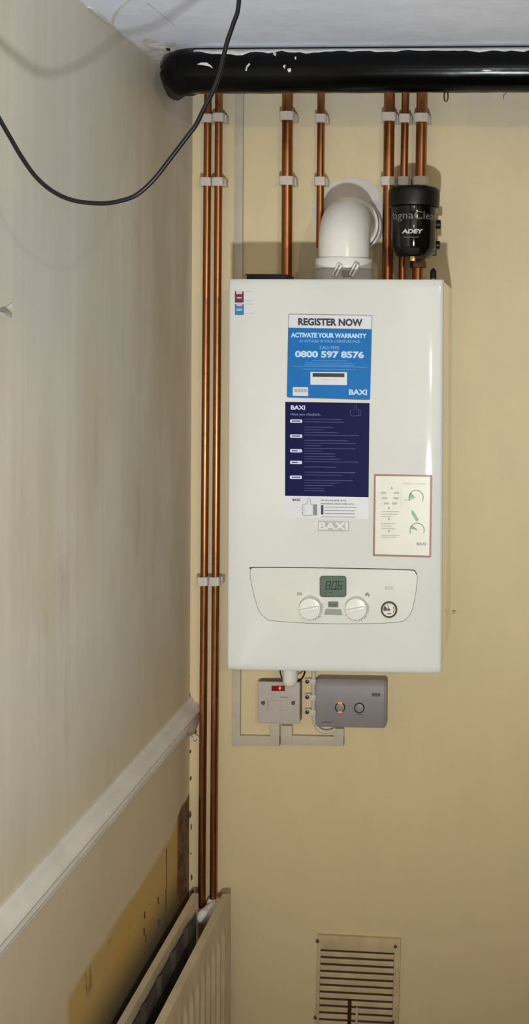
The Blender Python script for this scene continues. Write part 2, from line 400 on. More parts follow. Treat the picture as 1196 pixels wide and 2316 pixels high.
# dark chips down the corner of the back wall
bm = bmesh.new(); rr = random.Random(3)
for (x, y, w_, h_) in [(428, 1578, 3, 24), (427, 1530, 3, 10), (428, 1592, 4, 16), (438, 1612, 7, 6), (441, 1655, 5, 16), (429, 1700, 4, 8), (430, 1760, 4, 10), (429, 1842, 5, 18), (431, 1870, 3, 14), (430, 1930, 3, 6), (432, 1985, 4, 16), (434, 2020, 5, 20), (427, 1215, 2, 30), (426, 1280, 2, 40), (426, 1170, 3, 12), (426, 960, 2, 60), (427, 1050, 2, 40)]:
    pts = []
    for k in range(9):
        a = 2 * math.pi * k / 9; f = 0.7 + 0.5 * rr.random(); pts.append(UY(x + 1.5 + w_ / 2 * math.cos(a) * f, y + h_ / 2 * math.sin(a) * f, WY) )
    prism(bm, pts, Vector((0, -0.0008, 0)))
obj('plaster_chip', bm, 'plaster_dark', wb, smooth=False, label='dark chips where plaster has come off down the corner')
# chips under the wallpaper edge above the rail
bm = bmesh.new()
for (x, y, l) in [(381, 1653, 6), (360, 1676, 8), (348, 1692, 4), (338, 1703, 5), (315, 1727, 5), (292, 1750, 6), (77, 1990, 3)]:
    a, b = UX(x - l, y + l * 1.1, WX), UX(x, y, WX)
    prism(bm, [a, b, b + Vector((0, 0, -0.0022)), a + Vector((0, 0, -0.0026))], Vector((0.0008, 0, 0)))
for x, y0_, y1_ in [(375, 1920, 2010), (374, 2012, 2060)]:
    a, b = UX(x, y0_, WX), UX(x, y1_, WX)
    prism(bm, [a, a + Vector((0, 0.004, 0)), b + Vector((0, 0.003, 0)), b], Vector((0.0006, 0, 0)))
for x, y in [(325, 2062), (324, 2100), (356, 2030), (328, 2115), (357, 2080)]:
    a = UX(x, y, WX); prism(bm, [a, a + Vector((0, .006, -.002)), a + Vector((0, .007, -.016)), a + Vector((0, .002, -.014))], Vector((0.0006, 0, 0)))
obj('wallpaper_nick', bm, 'plaster_dark', wl, smooth=False, label='small dark nicks and a vertical crack in the wallpaper edge')
# torn flap of wallpaper
bm = bmesh.new()
a, b, c_ = UX(-14, 702, WX), UX(26, 711, WX), UX(24, 720, WX)
prism(bm, [a, b, c_, UX(-14, 712, WX) + Vector((.014, 0, 0)), ], Vector((0.0012, 0, 0)))
bm2 = bm; p0, p1, p2 = UX(0, 703, WX), UX(26, 684, WX), UX(25, 697, WX)
prism(bm2, [p0 + Vector((0, 0, 0)), p1 + Vector((.0012, 0, 0)), p2 + Vector((.0012, 0, 0)), UX(14, 700, WX)], Vector((0.0006, 0, 0)))
obj('torn_paper', bm2, 'paint', wl, smooth=False, label='torn flap of wallpaper curling off the side wall')
# joint bead and flaking plaster on the ceiling
bm = bmesh.new(); tube(bm, spline([UZ(x, y, ZC) for x, y in [(252, 58), (256, 40), (266, 22), (284, 4), (312, -20), (360, -50)]], 5), 0.0022, 8)
obj('paper_seam', bm, 'paint', ce, label='raised white paint seam curving across the ceiling')
bm = bmesh.new(); tube(bm, spline([UZ(x, y, ZC) + Vector((0, 0, -.0004)) for x, y in [(190, 15), (205, 17), (225, 30), (250, 52), (270, 75), (285, 82), (330, 120), (366, 148)]], 4), 0.002, 8)
obj('paint_bead', bm, 'paint', ce, label='ragged white paint bead where ceiling meets side wall')
bm = bmesh.new(); tube(bm, spline([UZ(x, y, ZC) for x, y in [(330, 4), (352, 22), (372, 38), (395, 58)]], 4), 0.0010, 6)
obj('ceiling_crack', bm, mat('grey_ceiling_crack', (196, 196, 200), 0.7), ce)
bm = bmesh.new()
bmesh.ops.create_icosphere(bm, subdivisions=4, radius=1)
pc = UZ(396, 128, ZC)
for v in bm.verts:
    q = v.co * (1 + 0.35 * noise.noise(v.co * 2.4) + 0.15 * noise.noise(v.co * 7)); v.co = pc + Vector((q.x * 0.056 - .004, q.y * 0.10 + .005, q.z * 0.004))
obj('flaking_plaster', bm, mat('flaking_plaster_white', (216, 212, 206), 0.8, var=0.10, vscale=45, bump=0.002), ce, label='rough patch of flaking plaster by the black pipe')
bm = bmesh.new()
for (x, y, a_, b_) in [(377, 106, 3.5, 3), (358, 147, 5, 4), (363, 155, 6, 6), (369, 162, 5, 5)]:
    bmesh.ops.create_icosphere(bm, subdivisions=2, radius=1, matrix=Matrix.Translation(UZ(x, y, ZC) + Vector((0.004, -.004, -.006))) @ Matrix.Diagonal((a_ * .0011, a_ * .0016, b_ * .0008, 1)))
obj('dark_hole', bm, 'dark', ce, label='dark broken edge in the plaster left of the black pipe')
# white filler round the flue
bm = bmesh.new(); pts = []; fc = UY(790, 482, WY)
for k in range(40):
    a = 2 * math.pi * k / 40; r = 0.074 + 0.004 * noise.noise(Vector((math.cos(a) * 2, math.sin(a) * 2, 1)))
    pts.append(Vector((fc.x + r * math.cos(a) * 1.05, WY, fc.z + r * math.sin(a))))
prism(bm, pts, Vector((0, -0.0012, 0)))
obj('filler_patch', bm, 'filler', wb, label='white filler patch around the flue hole')

# ------------------------------------------------------------------ black soil pipe under the ceiling
PY, PZ, PR = 1.813, 1.75 + 0.484, 0.0395
bm = bmesh.new(); seg = 64; path = []
xl = UY(436, 157, PY).x
for k in range(160): path.append((RX - 0.001 + (xl - RX) * k / 159, PY, PZ, PR))
bend = spline([(xl, PY, PZ), (xl - .020, PY + .010, PZ - .001), (xl - .040, PY + .045, PZ - .0005), (xl - .064, PY + .105, PZ + .001), (WX - .004, PY + .185, PZ + 0.006)], 8)
for i, p in enumerate(bend[1:]):
    t = (i + 1) / len(bend[1:]); path.append((p.x, p.y, p.z, PR * (1 + 0.05 * math.sin(math.pi * t)) * (1 - 0.66 * max(0, t - .25) / .75)))
rings = []; nx = Vector((0, 1, 0))
for i, (x, y, z, r) in enumerate(path):
    p = Vector((x, y, z)); q = Vector(path[min(i + 1, len(path) - 1)][:3]); q0 = Vector(path[max(i - 1, 0)][:3]); t = (q - q0).normalized()
    nx = (nx - t * nx.dot(t)).normalized(); ny = t.cross(nx); ring = []
    for k in range(seg):
        a = 2 * math.pi * k / seg; d = nx * math.cos(a) + ny * math.sin(a)
        rad = r
        low = max(0, -d.z - 0.1); rad += 0.0024 * low * (noise.noise(Vector((x * 7, 0, 3))) + .4 * noise.noise(Vector((x * 30, a * 2, 1))))
        bendk = max(0.0, min(1.0, (xl + .05 - x) / .1)); rad += 0.0028 * bendk * noise.noise(Vector((x * 16, a * 2.2, 5)))
        aa = math.atan2(-d.y, d.z)           # seam ridge along the room side of the pipe
        rad += 0.0016 * math.exp(-((math.degrees(math.acos(max(-1, min(1, d.z)))) - 93) / 4.0) ** 2) * (1 if d.y < 0 else 0)
        v = p + d * rad
        if v.z > ZC - 0.0004: v.z = ZC - 0.0004
        ring.append(bm.verts.new(v))
    rings.append(ring)
cut = 159
co = [[v.co.copy() for v in r] for r in rings[cut:]]
for r in rings[cut + 1:]:
    for v in r: bm.verts.remove(v)
rings = rings[:cut + 1]
for i in range(len(rings) - 1):
    for k in range(seg): bm.faces.new((rings[i][k], rings[i][(k + 1) % seg], rings[i + 1][(k + 1) % seg], rings[i + 1][k]))
bm.faces.new(rings[0][::-1]); bm.faces.new(rings[-1])
bw = bmesh.new(); rr2 = [[bw.verts.new(p) for p in r] for r in co]
for i in range(len(rr2) - 1):
    for k in range(seg): bw.faces.new((rr2[i][k], rr2[i][(k + 1) % seg], rr2[i + 1][(k + 1) % seg], rr2[i + 1][k]))
bw.faces.new(rr2[0][::-1]); bw.faces.new(rr2[-1])
soil = obj('soil_pipe', bm, 'soil', origin=(0.5, PY, PZ - PR))
tag(soil, 'thick glossy black waste pipe running along the ceiling above the copper pipes', 'pipe')
obj('wrapped_bend', bw, mat('matt_black_wrap', (9, 9, 10), 0.5, var=0.2, spec=0.14), soil, label='matt black wrapped bend where the pipe turns into the corner')
def cylhit(px, py, cy=PY, cz=PZ, R=PR):
    d = ray(px, py); o = CAM; a = d.y ** 2 + d.z ** 2; b = 2 * ((o.y - cy) * d.y + (o.z - cz) * d.z); c = (o.y - cy) ** 2 + (o.z - cz) ** 2 - R * R
    D = b * b - 4 * a * c
    if D < 0: return None
    return o + d * ((-b - math.sqrt(D)) / (2 * a))
def soilpatch(bm, pts, lift=0.0014):
    hs = [cylhit(x, y) for x, y in pts]
    if any(h is None for h in hs): return
    ax = Vector((0, PY, PZ)); out = []
    for h in hs:
        nrm = Vector((0, h.y - PY, h.z - PZ)).normalized(); out.append((h - nrm * 0.002, h + nrm * lift))
    a = [bm.verts.new(p) for p, q in out]; b = [bm.verts.new(q) for p, q in out]; n = len(a)
    bm.faces.new(a); bm.faces.new(b[::-1])
    for i in range(n): bm.faces.new((a[i], a[(i + 1) % n], b[(i + 1) % n], b[i]))
for sp_ in (
    [(446, 146), (455, 142), (468, 142), (478, 149), (482, 155), (472, 150), (460, 148)],
    [(555, 160), (557, 150), (564, 143), (566, 146), (560, 153), (558, 161)],
    [(617, 117), (621, 117), (625, 123), (623, 128), (618, 124)],
    [(666, 130), (670, 129), (670, 135), (667, 135)],
    [(650, 156), (657, 154), (659, 160), (654, 164), (651, 161)],
    [(1088, 159), (1095, 157.5), (1110, 158.5), (1112, 160.5), (1098, 161.5)],  # highlight streak on the gloss, painted as a white patch
    [(640, 150), (645, 146), (646, 150), (643, 156)]):
    bm = bmesh.new(); soilpatch(bm, sp_); obj('splash_and_glint', bm, 'paint', soil, label='white mark on the black pipe, paint marks plus one painted highlight')
# brushed-on ceiling paint along the top of the pipe
bm = bmesh.new(); top, bot = [], []
for k in range(200):
    x = RX - 0.02 + (xl + 0.01 - RX + 0.02) * k / 199
    nv = noise.noise(Vector((x * 9, 4, 0))) + 0.7 * noise.noise(Vector((x * 40, 1, 0)))
    a1 = math.radians(-32); a2 = a1 - math.radians(max(0.6, 17 + 22 * nv)); R = PR + 0.0011
    top.append(Vector((x, PY + R * math.sin(a1), min(PZ + R * math.cos(a1), ZC - .0002)))); bot.append(Vector((x, PY + R * math.sin(a2), PZ + R * math.cos(a2))))
mid = [Vector((t.x, PY + (PR + .0012) * math.sin((math.atan2(t.y - PY, t.z - PZ) + math.atan2(b.y - PY, b.z - PZ)) / 2), PZ + (PR + .0012) * math.cos((math.atan2(t.y - PY, t.z - PZ) + math.atan2(b.y - PY, b.z - PZ)) / 2))) for t, b in zip(top, bot)]
rows = [[bm.verts.new(p) for p in r] for r in (top, mid, bot)]
for r in range(2):
    for k in range(199): bm.faces.new((rows[r][k], rows[r][k + 1], rows[r + 1][k + 1], rows[r + 1][k]))
o = obj('paint_strip', bm, 'paint', soil, label='ragged white strip of ceiling paint along the pipe top')
md = o.modifiers.new('s', 'SOLIDIFY'); md.thickness = 0.0006
# scraps dangling under the pipe
bm = bmesh.new(); tube(bm, spline([UY(x, y, 1.83) for x, y in [(1009, 204), (1004, 215), (1006, 228), (1011, 228), (1013, 216), (1010, 204)]], 5), 0.0013, 8)
tag(obj('string_loop', bm, 'dullbrass', origin=UY(1009, 204, 1.83)), 'small dark loop of string dangling under the black pipe', 'string')
bm = bmesh.new(); tube(bm, spline([UY(x, y, 1.83) for x, y in [(1146, 203), (1143, 212), (1138, 216), (1139, 224)]], 5), 0.0006, 6)
tag(obj('loose_thread', bm, 'dullbrass', origin=UY(1146, 203, 1.83)), 'short thin thread under the black pipe near the right edge', 'string')

# ------------------------------------------------------------------ boiler
BY = 1.815
bx0 = (UY(513, 900, BY).x + UY(513, 1300, BY).x) / 2; bx1 = UY(1000, 1075, BY).x
bz1 = (UY(515, 632, BY).z + UY(1003, 631, BY).z) / 2; bz0 = (UY(515, 1516, BY).z + UY(997, 1523, BY).z) / 2
boiler = thing('boiler', (0.5 * (bx0 + bx1), WY, bz0), 'tall white wall mounted boiler with blue stickers and a dial panel', 'boiler')
bm = bmesh.new(); NXX, NZZ = 60, 24
xs = [bx0 + (bx1 - bx0) * (0.5 - 0.5 * math.cos(math.pi * k / NXX)) for k in range(NXX + 1)]
zs = [bz0 + (bz1 - bz0) * (0.5 - 0.5 * math.cos(math.pi * k / NZZ)) for k in range(NZZ + 1)]
def fdep(x, z):
    e = min(x - bx0, bx1 - x); ez = min(z - bz0, bz1 - z)
    d = 0.0040 * max(0, 1 - e / 0.036) ** 2 + (0.003 * max(0, 1 - e / 0.004) ** 2) + 0.003 * max(0, 1 - ez / 0.005) ** 2
    return BY + d
g = [[bm.verts.new((x, fdep(x, z), z)) for z in zs] for x in xs]
for i in range(NXX):
    for j in range(NZZ): bm.faces.new((g[i][j], g[i + 1][j], g[i + 1][j + 1], g[i][j + 1]))
edge = [g[i][0] for i in range(NXX + 1)] + [g[NXX][j] for j in range(1, NZZ + 1)] + [g[i][NZZ] for i in range(NXX - 1, -1, -1)] + [g[0][j] for j in range(NZZ - 1, 0, -1)]
back = [bm.verts.new((v.co.x, BY + 0.022, v.co.z)) for v in edge]
for i in range(len(edge)): bm.faces.new((edge[i], edge[(i + 1) % len(edge)], back[(i + 1) % len(edge)], back[i]))
bm.faces.new(back)
casing = obj('front_casing', bm, 'casing', boiler)
obj('body', B(bx0 + .0015, bx1 - .0015, BY + .022, WY - .0005, bz0 + .004, bz1 - .0015, bevel=.002), 'casing_side', boiler, label='cream sides of the boiler')
obj('bottom_lip', B(UY(737, 1520, BY).x, UY(850, 1520, BY).x, BY + .03, BY + .06, bz0 - .002, bz0 + .005), 'casing_side', boiler)
A = Art(BY)
# brand badge
bm = bmesh.new(); A.rect(bm, 719, 1178, 790, 1201, 0.01, 0, .0006, 2)
badge = obj('badge', bm, 'badge_sh', boiler, label='raised silver name badge')
bm = bmesh.new(); A.text(bm, 'BAXI', 721, 1180, 787, 1197, 0.02, 0.035, .0006, .0022)
obj('lettering', bm, 'badge', badge, smooth=False)
bm = bmesh.new(); A.rect(bm, 712.5, 1177, 715.5, 1192, 0, 0, .0008, 1.2); obj('badge_end', bm, 'badge', badge)

# register sticker (blue)
S = 0.0125
bm = bmesh.new()
def quad(TL, TR, BR, BL, r=5):
    out = []; P = [Vector(p) for p in (TL, TR, BR, BL)]
    for i in range(4):
        p, a, b = P[i], P[i - 1], P[(i + 1) % 4]; u = (a - p).normalized() * r; v = (b - p).normalized() * r
        for k in range(5):
            t = k / 4; q = p + u * (1 - t) ** 2 + v * t ** 2; out.append((q.x, q.y))
    return out
A.poly(bm, quad((652, 709.5), (842, 712.5), (837, 905), (648, 899)), 0, .0003)
st = obj('warranty_sticker', bm, mat('sticker_edge', (120, 124, 130), 0.4), boiler, label='light blue warranty registration sticker')
bm = bmesh.new(); A.poly(bm, [(653.5, 713), (656, 711), (838, 714), (840.5, 716.5), (839.5, 744.5), (652.5, 741)], .0003); obj('header_panel', bm, 'paper', st)
bm = bmesh.new(); A.poly(bm, quad((652, 741), (840, 744.5), (836.5, 904), (649, 898.5), 4), .0003); obj('blue_panel', bm, 'blue', st)
bm = bmesh.new(); A.text(bm, 'REGISTER NOW', 674, 719, 820, 736, .014, .045, .0005)
obj('heading_lettering', bm, 'navy_ink', st, smooth=False, label='dark heading REGISTER NOW')
word(A, 'slogan_lettering', 'paleblue', st, 'ACTIVATE YOUR WARRANTY', 658, 752, 829, 763, .014, .045, .0005)
word(A, 'phone_number', 'paleblue', st, '0800 597 8576', 667, 792.5, 823, 808.5, .014, .045, .0005)
word(A, 'maker_lettering', 'paleblue', st, 'BAXI', 789, 880.5, 830, 893, .014, .04, .0005)
M['softblue'] = mat('soft_blue_ink', (120, 176, 222), 0.4)
word(A, 'small_lettering', 'softblue', st, 'AS OUTLINED IN YOUR LITERATURE PACK', 677, 768, 815, 774, .012, .01, .0005)
word(A, 'small_lettering', 'softblue', st, 'CALL FREE', 723, 782.5, 767, 789.5, .014, .01, .0005)
bm = bmesh.new()
for i, (x0, x1, y) in enumerate([(705, 785, 815), (690, 800, 820), (688, 800, 824.5), (662, 828, 827.5), (686, 806, 834)]): A.rect(bm, x0, y, x1, y + 1.2, .014, .0005, .0001)
obj('fine_print', bm, 'midblue', st, smooth=False)
bm = bmesh.new(); A.rect(bm, 702, 841, 784.5, 870, .012, .0005, .0002, 1.5); obj('address_panel', bm, 'paper', st)
bm = bmesh.new(); A.rect(bm, 662, 875.5, 697, 895, .012, .0005, .0002, 1.5); obj('barcode_panel', bm, 'paper', st)
bm = bmesh.new(); A.rect(bm, 707, 843.5, 779, 852, .012, .0007, .0001)
obj('black_strip', bm, 'black', st, smooth=False)
bm = bmesh.new()
for k in range(14): A.rect(bm, 665 + k * 2.2, 879, 665 + k * 2.2 + (1.3 if k % 3 else .8), 887, .012, .0007, .0001)
obj('barcode', bm, 'grey_print', st, smooth=False)
bm = bmesh.new(); A.rect(bm, 726, 858, 762, 859, .01, .0007, .0001); obj('address_line', bm, 'pale_print', st, smooth=False)

# navy instruction sticker
bm = bmesh.new(); A.poly(bm, [(644.5, 909), (835.5, 911), (833, 1174), (644, 1171)], 0, .0003)
st = obj('checklist_sticker', bm, 'paper', boiler, label='tall dark blue checklist sticker with a white foot')
bm = bmesh.new(); A.poly(bm, [(645, 909), (835.5, 911.5), (833.5, 1124.5), (644.5, 1121)], .0003); obj('navy_panel', bm, 'navy', st)
word(A, 'maker_lettering', 'lilac', st, 'BAXI', 657.5, 916.5, 690, 926.5, .014, .04, .0005)
for i, (y, w0, w1) in enumerate([(948.5, 656, 683.5), (982.5, 656, 683.5), (1015.5, 656, 683), (1042, 656, 683), (1075.5, 655.5, 682.5)]):
    bm = bmesh.new(); A.rect(bm, w0, y, w1, y + 7.5, .01, .0005, .0001, 2); obj('heading_pill', bm, 'lilac', st, smooth=False)
bm = bmesh.new(); A.text(bm, 'Have you checked...', 657, 934, 727, 941, .01, .005, .0005)
obj('subheading', bm, mat('dim_lilac_ink', (130, 138, 188), 0.4), st, smooth=False)
bm = bmesh.new(); rr = random.Random(5)
for y in range(947, 1112, 6):
    if rr.random() < .12: continue
    x1 = rr.choice([730, 760, 790, 808, 812, 770]) + rr.randint(-8, 8); A.rect(bm, 688, y, x1, y + 1.5, .012, .0005, .0001)
obj('fine_print', bm, 'navy_faint', st, smooth=False); bm = bmesh.new()
A.line(bm, [(793, 928), (800, 926), (803, 917), (806, 916), (806, 926), (815, 927), (816, 940), (795, 941), (792, 936), (793, 928)], .9, .0005, .0001); A.line(bm, [(810, 926), (811, 941)], .8, .0005, .0001)
obj('faint_thumb_drawing', bm, 'navy_faint', st, smooth=False); bm = bmesh.new()
for y in (950.8, 984.8, 1018, 1044.5, 1078):
    bm = bmesh.new(); A.rect(bm, 660, y, 679 if y < 1000 or y > 1060 else 673, y + 2.6, .01, .0006, .0001); obj('pill_print', bm, 'navy_faint', st, smooth=False)
bm = bmesh.new()
bm = bmesh.new()
A.line(bm, [(683.5, 1142), (694, 1139), (696, 1129), (699, 1127.5), (702, 1130), (703, 1140), (708, 1143), (708, 1164), (703, 1166), (690, 1166.5), (684.5, 1164), (684, 1157), (683, 1150), (683.5, 1142)], 1.1, .0003, .0001)
for y in (1148, 1154, 1160): A.line(bm, [(683.5, y), (689, y)], 1, .0003, .0001)
A.rect(bm, 708.5, 1140.5, 717, 1165.5, .01, .0003, .0001, 1.5)
obj('thumb_drawing', bm, 'grey_print', st, smooth=False, label='outlined thumbs up hand')
word(A, 'maker_lettering', 'navy_ink', st, 'BAXI', 661.5, 1127.5, 678.5, 1133, .01, .03, .0003)
bm = bmesh.new(); A.text(bm, 'For the warranty to be', 725.5, 1129, 782, 1134.5, .01, .012, .0003); A.text(bm, 'maintained, please make sure...', 725.5, 1136.5, 802, 1142, .01, .012, .0003)
obj('foot_lettering', bm, 'navy_ink', st, smooth=False)
bm = bmesh.new(); A.rect(bm, 725.5, 1142.5, 731.5, 1163.5, .01, .0003, .0001); obj('number_strip', bm, 'navy_ink', st, smooth=False)
bm = bmesh.new()
for y, x1 in ((1146, 806), (1153.5, 803), (1160.5, 803), (1168, 804)): A.rect(bm, 734 if y < 1167 else 727, y, x1, y + 1.6, .012, .0003, .0001)
obj('foot_print', bm, 'grey_print', st, smooth=False)

# red bordered card
bm = bmesh.new(); A.poly(bm, quad((845.5, 1072), (977.5, 1074.5), (974.5, 1261), (843, 1257.5), 3), 0, .0004)
st = obj('pressure_card', bm, 'red_border', boiler, label='cream instruction card with a dull red border')
bm = bmesh.new(); A.poly(bm, [(849.5, 1076.5), (972.5, 1078), (970.5, 1256.5), (847.5, 1253.5)], .0004); obj('card_face', bm, 'paper_cream', st)
bm = bmesh.new(); a0 = .0006
word(A, 'card_heading', 'pale_print', st, 'DISPLAY FLASHING', 911, 1091.5, 962, 1096, .01, .01, a0, .0001)
for y, x1 in ((1156, 902), (1161.5, 900), (1167, 884), (1183, 893), (1188.5, 884), (1194, 894), (1209.5, 903), (1213.5, 896)): A.rect(bm, 862, y, x1, y + 2, .01, a0, .0001)
for (x, y) in ((862, 1112), (890, 1112), (864, 1124), (890, 1124), (868, 1136), (886, 1136)): A.rect(bm, x, y, x + 12, y + 5, 0.01, a0, .0001)
A.rect(bm, 906.5, 1104, 907.2, 1146, 0, a0, .0001)
obj('fine_print', bm, 'pale_print', st, smooth=False)
bm = bmesh.new(); A.ring(bm, 941, 1125, 15.2, 17, 150, 395, a0, .0001); A.line(bm, [(914, 1131), (925, 1130), (940, 1125)], 1.2, a0, .0001); obj('gauge_drawing', bm, 'grey_print', st, smooth=False)
bm = bmesh.new(); A.ring(bm, 943, 1199, 15.2, 17, 150, 385, a0, .0001); A.line(bm, [(931, 1188), (943, 1199)], 1.8, a0, .0001); obj('gauge_drawing', bm, 'grey_print', st, smooth=False)
bm = bmesh.new()
for y in (1150, 1175, 1202):
    bm = bmesh.new(); A.poly(bm, [(878, y - 3), (881, y - 3), (881, y), (879.5, y + 3), (878, y)], a0, .0001); obj('step_arrow', bm, 'grey_print', st, smooth=False)
bm = bmesh.new(); A.poly(bm, [(884, 1106), (886, 1099), (888, 1106)], a0, .0001); obj('pointer', bm, 'grey_print', st, smooth=False)
for pp, nm in (([(938, 1124), (929, 1113), (924, 1121), (925, 1128)], 'green_wedge'), ([(930, 1153), (936, 1157), (947, 1175), (944, 1179), (941, 1179), (930, 1161)], 'green_arrow'), ([(941, 1198), (930, 1189), (927, 1196)], 'green_wedge')):
    bm = bmesh.new(); A.poly(bm, pp, a0, .0001); obj(nm, bm, 'green_ink', st, smooth=False)
bm = bmesh.new(); A.text(bm, 'BAXI', 942, 1226.5, 963, 1233, .01, .03, a0, .0001); obj('lettering', bm, 'grey_print', st, smooth=False)

# small two-colour label top left
bm = bmesh.new(); A.rect(bm, 528.5, 656, 579, 715, 0.004, 0, .0002); st = obj('rating_sticker', bm, 'paper', boiler, smooth=False, label='small maroon and blue label in the top left corner')
bm = bmesh.new(); A.rect(bm, 531, 659, 551, 684.5, 0, .0002); obj('maroon_block', bm, 'maroon', st, smooth=False)
bm = bmesh.new(); A.rect(bm, 531, 687.5, 551.5, 712.5, 0, .0002); obj('blue_block', bm, 'blue2', st, smooth=False)
bm = bmesh.new(); A.rect(bm, 534, 659, 548, 665, 0, .0004, .0001); A.rect(bm, 536, 672, 547, 675, 0, .0004, .0001); A.rect(bm, 535, 685, 548, 692, 0, .0004, .0001)
obj('pale_tab', bm, 'pink', st, smooth=False)
bm = bmesh.new()
for y, x1 in ((659, 572), (667, 558), (680, 570), (687, 574), (695, 560), (708, 574)): A.rect(bm, 555, y, x1, y + 1.2, 0, .0002, .0001)
A.rect(bm, 535, 698, 548, 703, 0, .0004, .0001)
obj('fine_print', bm, 'pale_print', st, smooth=False)

# control panel
bm = bmesh.new()
outl = []
for (x, y) in [(575, 1283), (700, 1284), (850, 1286.5), (928, 1289), (938, 1292), (942.5, 1300), (943, 1312), (940, 1340), (934, 1372), (928, 1388), (918, 1400), (905, 1406), (870, 1409), (780, 1411), (690, 1409), (618, 1404), (604, 1400), (592, 1390), (584, 1378), (574, 1345), (567, 1310), (565.5, 1294), (568, 1286)]: outl.append((x, y))
sm = spline([Vector((x, y, 0)) for x, y in outl + [outl[0]]], 4)[:-1]
cxp, cyp = 755, 1347
A.poly(bm, [(p.x, p.y) for p in sm], 0, .0002)
cp = obj('control_panel', bm, 'panel', boiler)
bm = bmesh.new(); tube(bm, [A.pt(p.x, p.y, .0003) for p in sm] + [A.pt(sm[0].x, sm[0].y, .0003)], 0.0005, 6, cap=False)
obj('panel_seam', bm, 'seam_grey', cp)
bm = bmesh.new(); tube(bm, spline([A.pt(x, y, .0003) for x, y in [(568, 1287), (575, 1283), (700, 1284), (850, 1286.5), (928, 1289), (938, 1292), (942, 1299)]], 4), 0.0009, 6)
obj('seam_shadow_gap', bm, 'seam', cp, label='dark open gap along the panel top')
bm = bmesh.new(); A.rect(bm, 723, 1302, 783.5, 1350, .004, .0002, .0012, 7); disp = obj('display', bm, 'lcd_frame', boiler, label='green grey liquid crystal display')
bm = bmesh.new(); A.rect(bm, 726.5, 1305, 780.5, 1346, .004, .0014, .0002, 4); obj('screen', bm, 'lcd', disp)
def seg7(bm, d, x, y, w_, h_, s, lay):
    on = {'8': 'abcdefg', '0': 'abcdef', '6': 'acdefg'}[d]; t = 2.3
    P = {'a': ((0, 0), (1, 0)), 'b': ((1, 0), (1, .5)), 'c': ((1, .5), (1, 1)), 'd': ((0, 1), (1, 1)), 'e': ((0, .5), (0, 1)), 'f': ((0, 0), (0, .5)), 'g': ((0, .5), (1, .5))}
    for k in on:
        pts = [(x + u * w_ + (1 - v) * h_ * s, y + v * h_) for u, v in P[k]]; A.line(bm, pts, t, lay, .0001)
bm = bmesh.new()
for i, d in enumerate('80'): seg7(bm, d, 737 + i * 13.5, 1315, 8.5, 17, .14, .0016)
seg7(bm, '6', 763.5, 1315, 8, 17, .14, .0016); A.rect(bm, 759.5, 1331, 761.8, 1333.5, 0, .0016, .0001)
A.poly(bm, [(735, 1342), (736, 1337), (738, 1342)], .0016, .0001); A.poly(bm, [(745, 1340), (746.5, 1337.5), (751, 1338), (752, 1341), (748, 1340)], .0016, .0001)
obj('digits', bm, 'black', disp, smooth=False, label='dark digits reading 80.6')
bm = bmesh.new(); A.rect(bm, 742, 1360, 765, 1373, .01, .0002, .0014, 2); bt = obj('reset_button', bm, 'btn', boiler, label='small dark grey button')
bm = bmesh.new(); A.text(bm, 'Reset', 745, 1364, 762, 1369.5, .01, .01, .0016, .0001); obj('lettering', bm, 'black', bt, smooth=False)
bm = bmesh.new(); A.poly(bm, [(737, 1376.5), (771, 1377.5), (774.5, 1391.5), (732, 1390)], .0002, .0004); obj('grey_label', bm, 'plate_grey', cp)
word(A, 'model_lettering', 'pale_print', cp, '800', 870, 1325.5, 889.5, 1333.5, .01, .02, .0002, .0002)
word(A, 'small_lettering', 'pale_print', cp, 'min', 696, 1343.5, 705, 1347, 0, .0, .0002, .0001); word(A, 'small_lettering', 'pale_print', cp, 'min', 801, 1346.5, 810, 1350, 0, .0, .0002, .0001)
bm = bmesh.new()
for x in range(5): A.rect(bm, 672 + x * 2.3, 1339.5, 673.4 + x * 2.3, 1346.5, 0, .0002, .0001)
obj('radiator_symbol', bm, 'grey_print', cp, smooth=False); bm = bmesh.new()
A.poly(bm, [(825, 1347), (827, 1341), (832, 1340), (836, 1346), (834, 1350), (831, 1345), (828, 1348)], .0002, .0001)
obj('tap_symbol', bm, 'grey_print', cp, smooth=False)
for cx, cy in ((703, 1373.5), (806.5, 1374)):
    bm = bmesh.new()
    for k in range(26):
        a = -20 + k * 8.6
        if a > 165: break
        A.ring(bm, cx, cy + 1, 26.2, 29.5 if 25 < a < 150 and k % 3 else 28, a, a + 4.5, .0002, .0001, 3)
    c0 = A.pt(cx, cy)
    sc_ = obj('dial_scale', bm, 'grey_print', cp, smooth=False)
    bm = bmesh.new(); lathe(bm, [(.0206, 0), (.0206, -.003), (.0200, -.010), (.0188, -.0125), (.016, -.0132), (.001, -.0132)], c0 + Vector((0, -.0002, 0)), 'Y', 48)
    kn = obj('knob', bm, 'knob', boiler, label=('left' if cx < 750 else 'right') + ' round white control dial')
    bm = bmesh.new(); g_ = B(-.0175, .0175, -.0185, -.0128, -.0032, .0032, bevel=.002); bmesh.ops.transform(g_, matrix=Matrix.Translation(c0) @ Matrix.Rotation(math.radians(-12), 4, 'Y'), verts=g_.verts)
    obj('grip', g_, 'knob', kn)
bm = bmesh.new(); c0 = A.pt(880, 1378); lathe(bm, [(.0148, 0), (.0148, -.003), (.0128, -.0045), (.0120, -.0030), (.001, -.0030)], c0, 'Y', 40)
ga = obj('pressure_gauge', bm, 'gauge_ring', boiler, label='small round water pressure gauge')
bm = bmesh.new(); A.ring(bm, 880, 1378, 0, 14.6, 0, 360, .0030, .0002); obj('gauge_face', bm, 'paper_cream', ga)
bm = bmesh.new(); A.ring(bm, 880, 1378, 10.5, 12.5, -35, 35, .0033, .0001); obj('red_mark', bm, 'gauge_red', ga, smooth=False)
